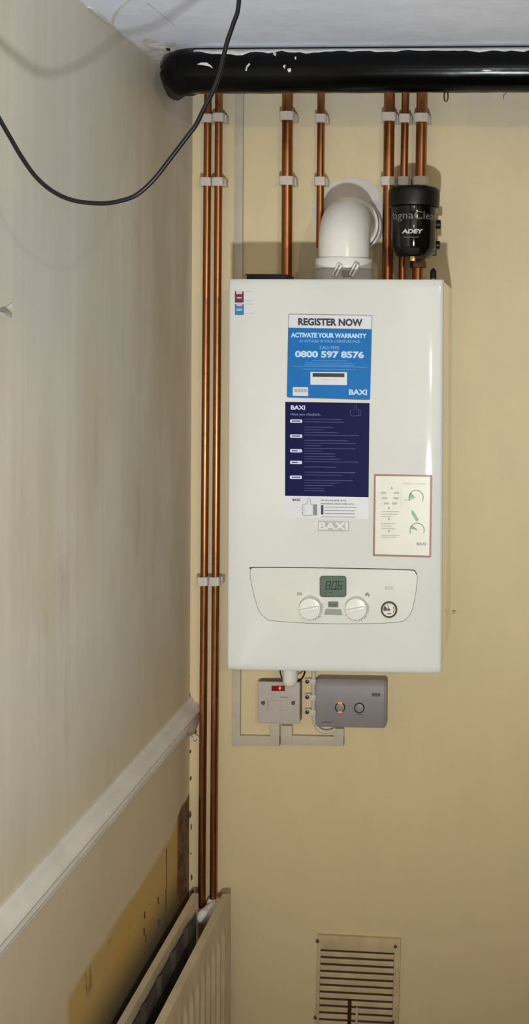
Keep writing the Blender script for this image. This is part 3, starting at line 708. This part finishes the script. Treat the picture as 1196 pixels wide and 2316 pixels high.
bm = bmesh.new(); A.poly(bm, [(880, 1379), (870, 1368), (867, 1375), (868, 1381)], .0033, .0001); A.line(bm, [(880, 1379), (877, 1366)], 1.4, .0033, .0001); A.ring(bm, 880, 1378, 0, 3, 0, 360, .0034, .0002); A.rect(bm, 876, 1386, 885, 1388, 0, .0033, .0001)
obj('needle', bm, 'gauge_ring', ga, smooth=False)

# bits on top of the boiler
bt = bz1 - .0015
p0, p1 = UY(563, 630, 1.93), UY(655, 630, 1.93)
o = obj('top_bracket', B(p0.x, p1.x, 1.90, 1.97, bt + .0005, UY(600, 622, 1.93).z, bevel=.002), mat('dark_brown_metal', (34, 20, 15), 0.4, metal=.3), boiler, label='dark brown plate on top of the casing')
p = UY(556, 630, 1.90); bm = bmesh.new(); lathe(bm, [(.0022, 0), (.0022, .010), (.0035, .010), (.0035, .013), (.001, .0135)], (p.x, 1.9, bt), 'Z', 12); obj('top_screw', bm, 'screw', boiler)
p = UY(961, 630, 1.90); bm = bmesh.new(); lathe(bm, [(.0022, 0), (.0022, .010), (.001, .013)], (p.x, 1.9, bt), 'Z', 12); obj('top_screw', bm, 'screw', boiler)
p = UY(979.5, 630, 1.92); bm = bmesh.new(); lathe(bm, [(.0045, .010), (.0062, .012), (.0062, .022), (.0045, .026), (.002, .029), (.0008, .0295)], (p.x, 1.92, bt), 'Z', 20)
av = obj('air_vent_cap', bm, 'mag_cap', boiler, label='small black screw cap on two prongs')
bm = bmesh.new()
for s in (-1, 1): tube(bm, [(p.x + s * .0052, 1.92, bt), (p.x + s * .0042, 1.92, bt + .014)], .0013, 8)
obj('cap_prongs', bm, 'dark', av)

# ------------------------------------------------------------------ copper pipes
def pipe_pts(x0, y0, x1, y1, Y, n=2):
    a, b = UY(x0, y0, Y), UY(x1, y1, Y); return [a.lerp(b, k / n) for k in range(n + 1)]
def copper(x0, y0, x1, y1, Y, r, label, ext_top=True, group='copper pipes on the back wall'):
    a, b = UY(x0, y0, Y), UY(x1, y1, Y); d = b - a
    if ext_top: a = a - d * ((ZC - .001 - a.z) / -d.z) if d.z else a
    bm = bmesh.new(); n = 12
    tube(bm, [a.lerp(b, k / n) for k in range(n + 1)], r, 28)
    o = obj('copper_pipe', bm, 'copper', origin=b); tag(o, label, 'pipe', group); return o
Y15, Y22 = WY - .026, WY - .030
r15, r22 = .0078, .0112
copper(470, 215, 456, 2049, Y15, r15, 'long thin copper pipe nearest the corner, running down to the radiator')
copper(495, 215, 482.5, 2044, Y15, r15, 'long thin copper pipe second from the corner, running down to the radiator')
copper(650, 215, 648, 634, Y22, r22, 'thick copper pipe standing alone above the left half of the boiler')
copper(726, 215, 723, 560, Y15, .0078, 'thin copper pipe passing behind the white flue elbow')
copper(880.5, 215, 875, 650, Y22, r22, 'thick copper pipe left of the black filter, reaching the boiler top')
copper(916.5, 215, 909, 650, Y15, r15, 'thin copper pipe in the middle of the right hand three, behind the black filter')
copper(954, 215, 950, 480, Y22, r22, 'thick copper pipe above the black filter, rightmost of all')
o = copper(944.5, 600, 943, 652, 2.05, r22, 'short thick copper stub between the black filter and the boiler', ext_top=False)

# pipe clips
def clip_mesh(r, wall_d):
    """base and band around a pipe whose centre stands wall_d off the wall; origin at the pipe centre"""
    h = .0088; hw = r + .0042
    b1 = bmesh.new(); box(b1, -hw - .0020, hw + .0020, r * .55, wall_d, -h + .001, h - .001, bevel=.0015)
    b2 = bmesh.new(); N = 40; outer, inner = [], []
    for k in range(N):
        a = 2 * math.pi * k / N; c, s = math.cos(a), math.sin(a); e = 0.45
        outer.append((math.copysign(abs(c) ** e, c) * hw, math.copysign(abs(s) ** e, s) * (r + .0035))); inner.append((c * (r + .0002), s * (r + .0002)))
    V = [[b2.verts.new((x, y, z)) for x, y in L] for L, z in ((outer, -h), (outer, h), (inner, h), (inner, -h))]
    for a, b in ((0, 1), (1, 2), (2, 3), (3, 0)):
        for k in range(N): b2.faces.new((V[a][k], V[a][(k + 1) % N], V[b][(k + 1) % N], V[b][k]))
    es = [e for e in b2.edges if abs(e.verts[0].co.z - e.verts[1].co.z) < 1e-6 and abs(e.verts[0].co.z) > h - 1e-5 and min(Vector(v.co.xy).length for v in e.verts) > r + .002]
    bmesh.ops.bevel(b2, geom=[e for e in es if e.calc_length() < hw], offset=.0012, segments=2, affect='EDGES')
    return b1, b2
def make_clip(r, wd):
    t = thing('pipe_clip', (0, 0, 0), '', 'clip', 'plastic pipe clips')
    b1, b2 = clip_mesh(r, wd); obj('clip_base', b1, 'clip', t); obj('clip_band', b2, 'clip_cap', t, smooth=True); return t
protos = {15: make_clip(r15, WY - Y15), 22: make_clip(r22, WY - Y22)}; used = set()
def clip(kind, px, py, label):
    src = protos[kind]
    if kind in used:
        t = src.copy(); C.objects.link(t)
        for ch in list(src.children): c = ch.copy(); C.objects.link(c); c.parent = t
    else: t = src; used.add(kind)
    t.location = UY(px, py, Y15 if kind == 15 else Y22); t['label'] = label
    t.rotation_euler = (0, 0, 0); return t
clip(15, 469, 269, 'top clip on the pipe nearest the corner, partly behind the hanging cable')
clip(15, 495, 267, 'top clip on the pipe second from the corner')
clip(15, 466.5, 412, 'second clip down on the pipe nearest the corner')
clip(15, 493.5, 412, 'second clip down on the pipe second from the corner')
clip(15, 459.5, 1313, 'lowest clip on the pipe nearest the corner, beside the boiler dials')
clip(15, 486.5, 1313, 'lowest clip on the pipe second from the corner, beside the boiler dials')
clip(22, 650, 264, 'top clip on the lone thick copper pipe above the boiler')
clip(22, 649, 410, 'lower clip on the lone thick copper pipe above the boiler')
clip(15, 725.5, 269, 'top clip on the thin pipe above the white flue elbow')
clip(15, 724.5, 411, 'lower clip on the thin pipe, just above the white flue elbow')
clip(22, 880, 266, 'top clip on the left pipe of the right hand three')
clip(15, 915.5, 269, 'top clip on the thin middle pipe of the right hand three')
clip(22, 953.5, 268, 'top clip on the rightmost copper pipe')
clip(22, 878, 411, 'lower clip on the thick pipe just left of the black filter')
clip(15, 912.5, 410, 'lower clip on the thin middle pipe, just above the black filter')
clip(22, 951, 410, 'lower clip on the rightmost copper pipe, just above the black filter')

# ------------------------------------------------------------------ flue elbow
FY = 1.952
fx = UY(778, 560, FY).x
flue = thing('flue_elbow', (fx, FY, bz1), 'glossy white plastic flue elbow rising from the boiler and turning into the wall', 'flue')
R = .0495; zc = 1.75 + .235; br = .060
pts = [(fx, FY, bz1 + .01), (fx, FY, zc - br)]
for k in range(1, 17):
    a = math.pi / 2 * k / 16; pts.append((fx, FY + br * (1 - math.cos(a)), zc - br + br * math.sin(a)))
pts.append((fx, WY - .004, zc))
bm = bmesh.new(); tube(bm, pts, R, 56); obj('elbow_tube', bm, 'flue', flue)
z1 = UY(778, 581, FY - .055).z; z2 = UY(778, 606, FY - .055).z
bm = bmesh.new(); lathe(bm, [(R, z1 + .001), (.0545, z1 - .0005), (.056, z1 - .003), (.056, z2 + .001), (.0545, z2)], (fx, FY, 0), 'Z', 64); obj('upper_collar', bm, 'flue', flue)
bm = bmesh.new(); lathe(bm, [(.0545, z2), (.056, z2 - .001), (.0585, bz1 + .002), (.0585, bz1 - .0012)], (fx, FY, 0), 'Z', 64); obj('lower_skirt', bm, 'flue_grey', flue)
for s, cxx in ((1, 763), (1, 801)):
    c = UY(cxx, 611, FY - .060); g_ = B(-.0050, .0050, -.006, .006, -.0125, .0125, bevel=.0015)
    bmesh.ops.transform(g_, matrix=Matrix.Translation(c) @ Matrix.Rotation(math.radians(28), 4, 'Y'), verts=g_.verts); obj('clamp_lug', g_, 'flue', flue, label='slanted white clamp lug')
    g_ = B(-.0016, .0016, -.0075, -.005, -.011, .011, bevel=.0005)
    bmesh.ops.transform(g_, matrix=Matrix.Translation(c) @ Matrix.Rotation(math.radians(28), 4, 'Y'), verts=g_.verts); obj('clamp_screw', g_, 'seam_grey', flue)
c = UY(781, 619, FY - .060); obj('notch', B(c.x - .006, c.x + .006, c.y - .002, c.y + .004, c.z - .006, c.z + .007, bevel=.001), 'seam_grey', flue)
bm = bmesh.new(); lathe(bm, [(R, WY - .052), (R + .0035, WY - .050), (R + .0045, WY - .046), (R + .0035, WY - .042), (R, WY - .040)], (fx, 0, zc), 'Y', 64); obj('joint_ring', bm, 'flue', flue)
bm = bmesh.new(); lathe(bm, [(R, WY - .020), (R + .005, WY - .018), (R + .0075, WY - .010), (R + .007, WY - .0016), (R, WY - .0013)], (fx, 0, zc), 'Y', 64); obj('wall_seal', bm, 'flue', flue, label='white seal ring against the wall')
bm = bmesh.new(); lathe(bm, [(R, WY - .040), (R + .0018, WY - .039), (R + .0018, WY - .021), (R, WY - .020)], (fx, 0, zc), 'Y', 64); obj('grey_gasket', bm, 'rubber', flue)

# ------------------------------------------------------------------ black magnetic filter
MY = 1.972
mx = UY(936, 500, MY).x
magz = lambda py, r=.041: UY(936, py, MY - r).z
mag = thing('magnetic_filter', (mx, MY, magz(580)), 'glossy black cylindrical water filter canister on the copper pipes', 'filter')
bm = bmesh.new(); zt = magz(417, .05); zb = magz(462, .05)
lathe(bm, [(.001, zt + .0005), (.030, zt), (.047, zt - .001), (.0495, zt - .004), (.0503, zt - .012), (.0495, zb + .006), (.0485, zb + .001), (.043, zb)], (mx, MY, 0), 'Z', 64)
obj('cap', bm, 'mag_cap', mag)
bm = bmesh.new(); rad = .0435
lathe(bm, [(.040, zb + .001), (.0445, zb - .001), (.0435, zb - .008), (rad, zb - .014), (rad, magz(556)), (.0405, magz(563)), (.036, magz(574)), (.031, magz(579)), (.001, magz(580))], (mx, MY, 0), 'Z', 64)
cb = obj('canister_body', bm, 'mag', mag)
def onmag(px, py, d):
    o, dr = CAM, ray(px, py); R_ = rad + .0001 + d; a = dr.x ** 2 + dr.y ** 2; b = 2 * ((o.x - mx) * dr.x + (o.y - MY) * dr.y); c = (o.x - mx) ** 2 + (o.y - MY) ** 2 - R_ * R_
    D = max(0, b * b - 4 * a * c); return o + dr * ((-b - math.sqrt(D)) / (2 * a))
bm = bmesh.new(); text_to(bm, 'ADEY', 908, 518, 957, 528, onmag, .0, .045, .0002, .15); obj('lettering', bm, 'mag_ink', cb, smooth=False)
# name wrapped round the canister
bm = bmesh.new()
def wrapmag(px, py, d):     # px as arc length along the surface
    z = onmag(936, py, 0).z; ang = (px - 938) / 49.0; R_ = rad + .0001 + d
    return Vector((mx + R_ * math.sin(ang + .08), MY - R_ * math.cos(ang + .08), z))
text_to(bm, 'MagnaClean', 868, 477, 1002, 500, wrapmag, 0, -.008, .0002); obj('name_lettering', bm, 'mag_ink_dim', cb, smooth=False)
bm = bmesh.new(); text_to(bm, 'www.adey.com', 912, 534, 946, 538.5, onmag, 0, 0, .0002); obj('web_lettering', bm, 'mag_ink_dim', cb, smooth=False)
# valve body down the right rear side
p = UY(980, 520, MY + .015)
obj('valve_body', B(mx + .026, UY(987, 520, MY + .015).x, MY + .005, MY + .032, magz(572), magz(472), bevel=.003), 'mag_cap', mag)
for (ya, yb, xr) in ((489, 510, 997), (538, 557, 995)):
    zc_ = (magz(ya) + magz(yb)) / 2; rr_ = (magz(ya) - magz(yb)) / 2; xR = UY(xr, ya, MY + .018).x; xL = UY(983, ya, MY + .018).x
    bm = bmesh.new(); lathe(bm, [(rr_ * 1.5, xL), (rr_ * 1.5, xL + .004), (rr_, xL + .0045), (rr_, xR - .001), (rr_ * .8, xR)], (0, MY + .018, zc_), 'X', 20)
    obj('valve_knob', bm, 'mag_cap', mag, label='black valve stub sticking out to the right')
nz0, nz1 = UY(945, 606, 2.04).z, UY(945, 578, 2.04).z; nx_ = UY(945, 590, 2.05).x
bm = bmesh.new(); lathe(bm, [(.012, nz0), (.0165, nz0 + .001), (.0165, nz0 + .013), (.0145, nz0 + .015), (.0145, nz1 + .004), (.012, nz1 + .004)], (nx_, 2.05, 0), 'Z', 6); obj('union_nut', bm, 'dullbrass', mag, smooth=False, label='dull brass union nut under the canister')
bm = bmesh.new(); tube(bm, [(nx_, 2.05, nz1), (nx_, 2.05, nz1 + .02), (mx + .01, MY + .035, nz1 + .035)], .012, 20); obj('outlet_elbow', bm, 'mag_cap', mag)
bm = bmesh.new(); tube(bm, [(mx + .008, MY + .03, magz(440)), (mx + .008, 2.062, magz(440))], .013, 20); obj('inlet_elbow', bm, 'mag_cap', mag)
p = UY(932.5, 584.5, MY - .03); obj('drain_plug', B(p.x - .0045, p.x + .0045, p.y - .003, p.y + .022, p.z - .0045, p.z + .0045, bevel=.0015), 'brass', mag, label='small shiny brass drain plug')

# ------------------------------------------------------------------ under the boiler
# condensate stub
p = UY(656, 1540, 2.02); bm = bmesh.new()
lathe(bm, [(.001, p.z - .0105), (.008, p.z - .0095), (.0125, p.z - .006), (.0145, p.z - .001), (.0150, p.z + .004), (.0150, bz0 + .006)], (p.x, 2.02, 0), 'Z', 32)
tag(obj('condensate_stub', bm, 'flue', origin=(p.x, 2.02, p.z - .01)), 'short white rounded pipe end poking out under the boiler above the switch', 'pipe')
bm = bmesh.new(); tube(bm, spline([UY(x, y, 2.035) for x, y in [(632, 1508), (634, 1522), (638, 1534), (646, 1541)]], 6), .0016, 8)
tag(obj('black_wire', bm, 'cable', origin=UY(634, 1522, 2.035)), 'thin black wire left of the white pipe end under the boiler', 'wire', 'wires under the boiler')
bm = bmesh.new(); tube(bm, spline([UY(x, y, 2.035) for x, y in [(690, 1508), (689, 1520), (685, 1531), (678, 1538), (668, 1542)]], 6), .0018, 8)
tag(obj('black_wire', bm, 'cable', origin=UY(689, 1522, 2.035)), 'thin black wire curving right of the white pipe end under the boiler', 'wire', 'wires under the boiler')

# fused spur switch
SY = 2.071; AS = Art(SY)
a, b = UY(583, 1542, SY), UY(677.5, 1637.5, SY)
spur = thing('fused_switch', ((a.x + b.x) / 2, WY, b.z), 'square pale wall switch with a red indicator window under the boiler', 'switch')
obj('back_box', B(a.x + .001, b.x - .001, SY + .006, WY - .0002, b.z + .001, a.z - .001, bevel=.002), 'spur_box', spur, label='grey brown surface box with its shade painted in')
obj('face_plate', B(a.x, b.x, SY, SY + .0062, b.z, a.z, bevel=.0025, seg=3), 'spur', spur)
bm = bmesh.new(); AS.rect(bm, 614, 1550.5, 644, 1562.5, .0, 0, .0010, 1); ne = obj('indicator_window', bm, 'neon', spur)
bm = bmesh.new(); AS.poly(bm, [(633, 1551.5), (636, 1556), (633, 1560.5), (630, 1556)], .0010, .0004); obj('neon_lamp', bm, 'neon_hot', ne, smooth=False)
for x in (595, 663):
    bm = bmesh.new(); c = AS.pt(x, 1590); lathe(bm, [(.0040, 0), (.0040, -.0008), (.0030, -.0018), (.0005, -.0020)], c, 'Y', 20); sc_ = obj('screw', bm, 'screw', spur)
    bm = bmesh.new(); AS.rect(bm, x - 4, 1587, x + 4, 1588.6, -.3, .0018, .0005); obj('screw_slot', bm, 'dark', sc_, smooth=False)
bm = bmesh.new(); AS.rect(bm, 606, 1584, 650, 1607, 0, 0, .0012, 2); obj('fuse_carrier', bm, 'spur', spur)
bm = bmesh.new(); AS.rect(bm, 605.5, 1584, 607, 1607, 0, 0, .0013); AS.rect(bm, 610, 1602.5, 618, 1603.3, 0, .0012, .0001); AS.rect(bm, 632, 1605, 640, 1606, 0, .0012, .0001); 
obj('printed_line', bm, 'grey_print', spur, smooth=False); bm = bmesh.new(); AS.rect(bm, 634, 1575.5, 651, 1577.5, .02, 0, .0003)
obj('printed_line', bm, 'grey_print', spur, smooth=False)

# grey control box
CY = 2.064; AC = Art(CY)
a, b = UY(713, 1538, CY), UY(871.5, 1649, CY)
cb_ = thing('control_box', ((a.x + b.x) / 2, WY, b.z), 'grey rectangular controller with two round buttons, the left one glowing red', 'controller')
bm = bmesh.new()
# side profile: the top of the face slopes back
zt, zb_ = a.z, b.z; zs_ = UY(713, 1556, CY).z
prf = [(WY - .0002, zt), (CY + .008, zt), (CY + .0055, zt - .002), (CY, zs_), (CY, zb_ + .006), (CY + .003, zb_ + .001), (CY + .006, zb_), (WY - .0002, zb_)]
L = [bm.verts.new((a.x, y, z)) for y, z in prf]; Rr = [bm.verts.new((b.x, y, z)) for y, z in prf]; n = len(prf)
bm.faces.new(L); bm.faces.new(Rr[::-1])
for i in range(n): bm.faces.new((L[i], L[(i + 1) % n], Rr[(i + 1) % n], Rr[i]))
bmesh.ops.bevel(bm, geom=[e for e in bm.edges if abs(e.verts[0].co.x - e.verts[1].co.x) < 1e-6 and min(e.verts[0].co.y, e.verts[1].co.y) < WY - .01], offset=.003, segments=3, affect='EDGES')
obj('housing', bm, 'grey_box', cb_)
for (x, y, glow) in ((769, 1600, True), (812.5, 1601, False)):
    bm = bmesh.new(); c = AC.pt(x, y); lathe(bm, [(.0085, 0), (.0085, -.0012), (.0070, -.0018), (.0005, -.0020)], c, 'Y', 32)
    k = obj('push_button', bm, 'grey_box', cb_)
    bm = bmesh.new()
    if glow: AC.ring(bm, x, y, 9.3, 11.6, -60, 60, 0, .0012); AC.ring(bm, x, y, 9.3, 11.6, 120, 240, 0, .0012)
    else: AC.ring(bm, x, y, 9.3, 11.8, 0, 360, 0, .0012)
    obj('button_ring', bm, 'dark', k, label='dark ring around the button')
    if glow:
        bm = bmesh.new(); AC.ring(bm, x, y, 9.3, 11.6, 66, 114, 0, .0012); AC.ring(bm, x, y, 9.3, 11.6, 246, 294, 0, .0012); obj('ring_light', bm, 'neon_hot', k, label='glowing red arcs above and below the button')
bm = bmesh.new(); AC.rect(bm, 841, 1567.5, 859.5, 1575, .0, 0, .0003); lg = obj('logo_plate', bm, 'gauge_ring', cb_, smooth=False)
bm = bmesh.new(); AC.rect(bm, 843, 1569, 857, 1570, 0, .0003, .0001); AC.rect(bm, 843, 1572, 857, 1573, 0, .0003, .0001); obj('logo_lines', bm, 'grey_print', lg, smooth=False)
M['dimprint'] = mat('dim_grey_print', (100, 94, 92), 0.5)
for q in ((727, 1632, 751, 1635), (804, 1616, 821, 1617.5), (763, 1614.5, 776, 1615.5)):
    bm = bmesh.new(); AC.rect(bm, *q, 0, 0, .0002); obj('printed_line', bm, 'dimprint', cb_, smooth=False)

# trunking
TY = WY - .009
def trunk(rects, label, loc):
    t = thing('cable_trunking', loc, label, 'trunking', 'painted cable trunking')
    for (x0, y0, x1, y1) in rects:
        a, b = UY(x0, y0, TY), UY(x1, y1, TY)
        obj('trunking_length', B(min(a.x, b.x), max(a.x, b.x), TY, WY - .0001, min(a.z, b.z), max(a.z, b.z), bevel=.001), 'conduit', t)
    return t
a = UY(527, 215, TY); b = UY(547, 1688, TY); tx0, tx1 = UY(527.5, 950, TY).x, UY(546, 950, TY).x
t = thing('cable_trunking', (tx0, WY, b.z), 'long narrow painted trunking running down behind the boiler and across to the switch', 'trunking', 'painted cable trunking')
obj('trunking_length', B(tx0, tx1, TY, WY - .0001, b.z, ZC - .0005, bevel=.001), 'conduit', t)
a, b = UY(540, 1664, TY), UY(632, 1688, TY); obj('trunking_length', B(tx1 - .001, b.x, TY, WY - .0001, b.z, a.z, bevel=.001), 'conduit', t)
a2 = UY(610, 1637, TY); obj('trunking_length', B(a2.x, b.x, TY - .001, WY - .0001, b.z, a2.z + .004, bevel=.001), 'conduit', t)
a, b = UY(636, 1641, TY), UY(777, 1688, TY); c2 = UY(656, 1664, TY); d2 = UY(754, 1650, TY)
t = thing('cable_trunking', (a.x, WY, b.z), 'short painted trunking linking the bottom of the switch to the grey controller', 'trunking', 'painted cable trunking')
obj('trunking_length', B(a.x, b.x, TY, WY - .0001, b.z, c2.z, bevel=.001), 'conduit', t)
obj('trunking_length', B(a.x, c2.x + .004, TY - .001, WY - .0001, b.z + .0005, a.z, bevel=.001), 'conduit', t)
obj('trunking_length', B(d2.x, b.x, TY - .001, WY - .0001, b.z + .0005, d2.z + .002, bevel=.001), 'conduit', t)

# white cable and its clips beside the controller
bm = bmesh.new(); tube(bm, spline([UY(x, y, 2.092) for x, y in [(709, 1500), (709, 1540), (709, 1580), (709, 1615), (713, 1636), (722, 1650), (736, 1655), (750, 1653), (760, 1648)]], 6), .0042, 14)
tag(obj('white_cable', bm, 'clip', origin=UY(709, 1640, 2.092)), 'white cable dropping from the boiler and looping under the left of the grey controller', 'cable')
for py, w_ in ((1542, 'top'), (1577, 'middle'), (1611, 'bottom')):
    c = UY(703, py, 2.088); t = thing('cable_clip', (c.x, WY, c.z), w_ + ' one of three small white cable clips between the switch and the controller', 'clip', 'cable clips beside the controller')
    obj('hook', B(c.x - .002, c.x + .0105, 2.0855, 2.0985, c.z - .006, c.z + .006, bevel=.002), 'clip_cap', t)
    obj('clip_block', B(c.x - .0135, c.x - .0018, 2.090, WY - .0002, c.z - .0058, c.z + .0058, bevel=.002), 'clip', t)
    bm = bmesh.new(); lathe(bm, [(.0040, 0), (.0040, -.002), (.0025, -.003), (.0005, -.003)], (c.x - .008, 2.090, c.z), 'Y', 16); obj('nail_head', bm, 'dullbrass', t)
# small nail on the wall right of the boiler
a, b = UY(1027, 1382, WY), UY(1036, 1382, WY); bm = bmesh.new(); tube(bm, [a, a + Vector((0, -.012, 0))], .0014, 8); lathe(bm, [(.0030, -.013), (.0030, -.012), (.0014, -.0118)], (a.x, WY, a.z), 'Y', 12)
tag(obj('wall_nail', bm, 'vent', origin=a), 'tiny painted nail in the wall right of the boiler', 'nail')

# ------------------------------------------------------------------ radiator
RZ1, RZ0, RY0, RY1 = 1.75 - 1.13, 0.12, 1.05, 2.040
rad_t = thing('radiator', (-0.61, (RY0 + RY1) / 2, RZ0), 'old cream double panel radiator hung along the side wall under the yellow patch', 'radiator')
def rpanel(x0, x1, flute_side):
    bm = bmesh.new(); NY = 300; s = flute_side
    ysn = [RY0 + (RY1 - RY0) * k / NY for k in range(NY + 1)]
    zsn = [RZ0, RZ0 + .035, RZ0 + .055, RZ1 - .060, RZ1 - .042, RZ1 - .014, RZ1 - .004, RZ1]
    face = x1 if s > 0 else x0; back_ = x0 if s > 0 else x1
    def dx(y, z, j):
        if j in (0, 7): return -.004
        if j in (1, 4, 5, 6): return -.0035 if j != 4 else -.0035
        if y < RY0 + .03 or y > RY1 - .03: return -.0035
        ph = ((y - RY0) / .033) % 1.0
        k = min(1, max(0, (abs(ph - .5) - .12) / .10)); return -.0045 + .0045 * (1 - k)
    G = [[bm.verts.new((face + s * dx(y, z, j), y, z)) for j, z in enumerate(zsn)] for y in ysn]
    K = [[bm.verts.new((back_ + s * .001, y, z)) for z in (RZ0, RZ1)] for y in ysn]
    m = len(zsn)
    for i in range(NY):
        for j in range(m - 1): bm.faces.new((G[i][j], G[i + 1][j], G[i + 1][j + 1], G[i][j + 1]))
        bm.faces.new((K[i][0], K[i][1], K[i + 1][1], K[i + 1][0])); bm.faces.new((G[i][m - 1], G[i + 1][m - 1], K[i + 1][1], K[i][1])); bm.faces.new((G[i][0], K[i][0], K[i + 1][0], G[i + 1][0]))
    bm.faces.new(G[0] + [K[0][1], K[0][0]]); bm.faces.new((G[NY] + [K[NY][1], K[NY][0]])[::-1]); return bm
obj('rear_panel', rpanel(-.6515, -.634, -1), 'rad', rad_t); obj('front_panel', rpanel(-.5865, -.566, 1), 'rad', rad_t, label='fluted front panel')
for (xa, sgn, nm) in ((-.634, 1, 'rear_fins'), (-.5865, -1, 'front_fins')):
    bm = bmesh.new(); P = []
    for k in range(int((RY1 - RY0 - .085) / .0125)):
        y = RY0 + .06 + k * .0125; ph = k % 6
        P.append((xa + sgn * (.002 if ph == 0 else (.007 if sgn > 0 else .012)), y))
    lo = [bm.verts.new((x, y, RZ0 + .05)) for x, y in P]; hi = [bm.verts.new((x, y, RZ1 - (.014 if sgn > 0 else .07))) for x, y in P]
    for k in range(len(P) - 1): bm.faces.new((lo[k], lo[k + 1], hi[k + 1], hi[k]))
    o = obj(nm, bm, 'fin' if sgn > 0 else 'fin_dark', rad_t, smooth=False); md = o.modifiers.new('s', 'SOLIDIFY'); md.thickness = .0008
bm = bmesh.new(); tube(bm, [(-.610, RY0 + .05, RZ0 + .02), (-.610, RY1 - .04, RZ0 + .02)], .012, 16); obj('bottom_rail', bm, 'rad', rad_t)
obj('wall_bracket', B(WX + .0002, -.6505, RY0 + .15, RY0 + .18, RZ0 + .10, RZ1 - .10), 'rad', rad_t)
obj('wall_bracket', B(WX + .0002, -.6505, RY1 - .18, RY1 - .15, RZ0 + .10, RZ1 - .10), 'rad', rad_t)
# white pipe fitting between the panels
t = thing('pipe_fitting', UY(468, 2070, 2.06), 'white plastic pipe fitting where the two copper pipes drop between the radiator panels', 'fitting')
bm = bmesh.new(); p = UY(482.5, 2044, Y15); lathe(bm, [(.0085, p.z + .012), (.012, p.z + .009), (.014, p.z + .003), (.014, p.z - .020), (.010, p.z - .022)], (p.x, Y15, 0), 'Z', 28); obj('socket_cap', bm, 'flue', t)
p2 = UY(457, 2052, Y15); bm = bmesh.new(); lathe(bm, [(.0085, p2.z + .002), (.0095, p2.z), (.0095, p2.z - .030), (.008, p2.z - .032)], (p2.x, Y15, 0), 'Z', 28); obj('socket_cap', bm, 'flue', t)
bm = bmesh.new(); tube(bm, spline([UY(486, 2054, 2.062), UY(476, 2061, 2.052), UY(465, 2069, 2.040), UY(455, 2078, 2.018)], 6), [.0155 - .0001 * k for k in range(15)] + [.0138, .0128, .0105, .0055], 24); obj('elbow_body', bm, 'flue', t)

# ------------------------------------------------------------------ wall vent
VY = WY - .008; AV = Art(VY)
cv = UY(806, 2215, VY); vent = thing('wall_vent', (cv.x, WY, UY(806, 2322, VY).z), 'square louvred wall vent painted over in cream, low on the back wall', 'vent')
vs = .0905; vh = .099; ang = math.radians(1.3)
vcen = UY(806, 2222, VY)
def vrot(bm): bmesh.ops.transform(bm, matrix=Matrix.Translation((vcen.x, 0, vcen.z)) @ Matrix.Rotation(ang, 4, 'Y'), verts=bm.verts); return bm
vw = (UY(888, 2200, VY).x - UY(722, 2200, VY).x) / 2; pitch = 15.75 / F * VY
zt_ = vcen.z; top_h = UY(806, 2120, VY).z - vcen.z; bot_h = UY(806, 2350, VY).z - vcen.z
bm = bmesh.new(); ow = vw + .007
box(bm, -ow, -vw, VY, WY - .0002, bot_h, top_h, bevel=.0015); box(bm, vw, ow + .006, VY, WY - .0002, bot_h, top_h, bevel=.0015)
zfirst = UY(806, 2151.5, VY).z - vcen.z
box(bm, -vw - .001, vw + .001, VY, WY - .0002, zfirst, top_h, bevel=.0015); box(bm, -vw - .001, vw + .001, VY, WY - .0002, bot_h, bot_h + .012, bevel=.0015)
obj('frame', vrot(bm), 'vent', vent)
obj('back_plate', vrot(B(-vw, vw, VY + .0034, WY - .0002, bot_h + .01, zfirst + .004)), 'vent_gap', vent)
bm = bmesh.new(); z = zfirst - pitch * .30
k = 0
while z - pitch * .66 > bot_h + .0115:
    # sloped slat: top edge further back than bottom edge
    th = .0012; zt2, zb2 = z, z - pitch * .66
    pts = [(VY + .0022, zt2), (VY + .0004, zt2 - .0004), (VY, zt2 - .0020), (VY, zb2 + .001), (VY + .0006, zb2), (VY + .0022, zb2)]
    L = [bm.verts.new((-vw + .0002, y, zz)) for y, zz in pts]; Rr = [bm.verts.new((vw - .0002, y, zz)) for y, zz in pts]; n = len(pts)
    bm.faces.new(L); bm.faces.new(Rr[::-1])
    for i in range(n): bm.faces.new((L[i], L[(i + 1) % n], Rr[(i + 1) % n], Rr[i]))
    z -= pitch; k += 1
obj('louvres', vrot(bm), 'vent', vent, smooth=False)
bm = bmesh.new(); a = UY(792, 2262, VY).z - vcen.z
box(bm, UY(788, 2290, VY).x - vcen.x, UY(796, 2290, VY).x - vcen.x, VY - .004, VY + .001, bot_h + .004, a, bevel=.001); obj('slider', vrot(bm), 'dullbrass', vent, label='brown closing lever in front of the lower louvres')
bm = bmesh.new(); box(bm, UY(806, 2290, VY).x - vcen.x, UY(811, 2290, VY).x - vcen.x, VY - .003, VY + .001, bot_h + .004, a - .014, bevel=.001); obj('slider_guide', vrot(bm), 'vent', vent)
for x, y in ((718, 2129), (894, 2141), (713, 2302), (888, 2312)):
    p = AV.pt(x, y); bm = bmesh.new(); lathe(bm, [(.0036, 0), (.0036, -.0008), (.002, -.0016), (.0004, -.0016)], p + Vector((0, .0002, 0)), 'Y', 14); obj('screw', bm, 'plaster_dark', vent)

# ------------------------------------------------------------------ hanging cable
KY = 1.10
kp = [(x, y, KY) for x, y in [(547, -318), (546, -150), (540, 5), (527, 55), (512, 100), (497, 165), (482, 205), (461, 246), (442, 284), (423, 309), (385, 359), (346, 408), (308, 441), (269, 455), (227, 460), (169, 454), (123, 435), (83, 402), (50, 357), (23, 311), (0, 271), (-45, 190), (-140, 10), (-236, -150)]]
bm = bmesh.new(); tube(bm, spline([UY(*p) for p in kp], 8), .0025, 12)
tag(obj('hanging_cable', bm, 'cable', origin=UY(215, 460, KY)), 'slack black cable looping down from the ceiling in front of the walls', 'cable')
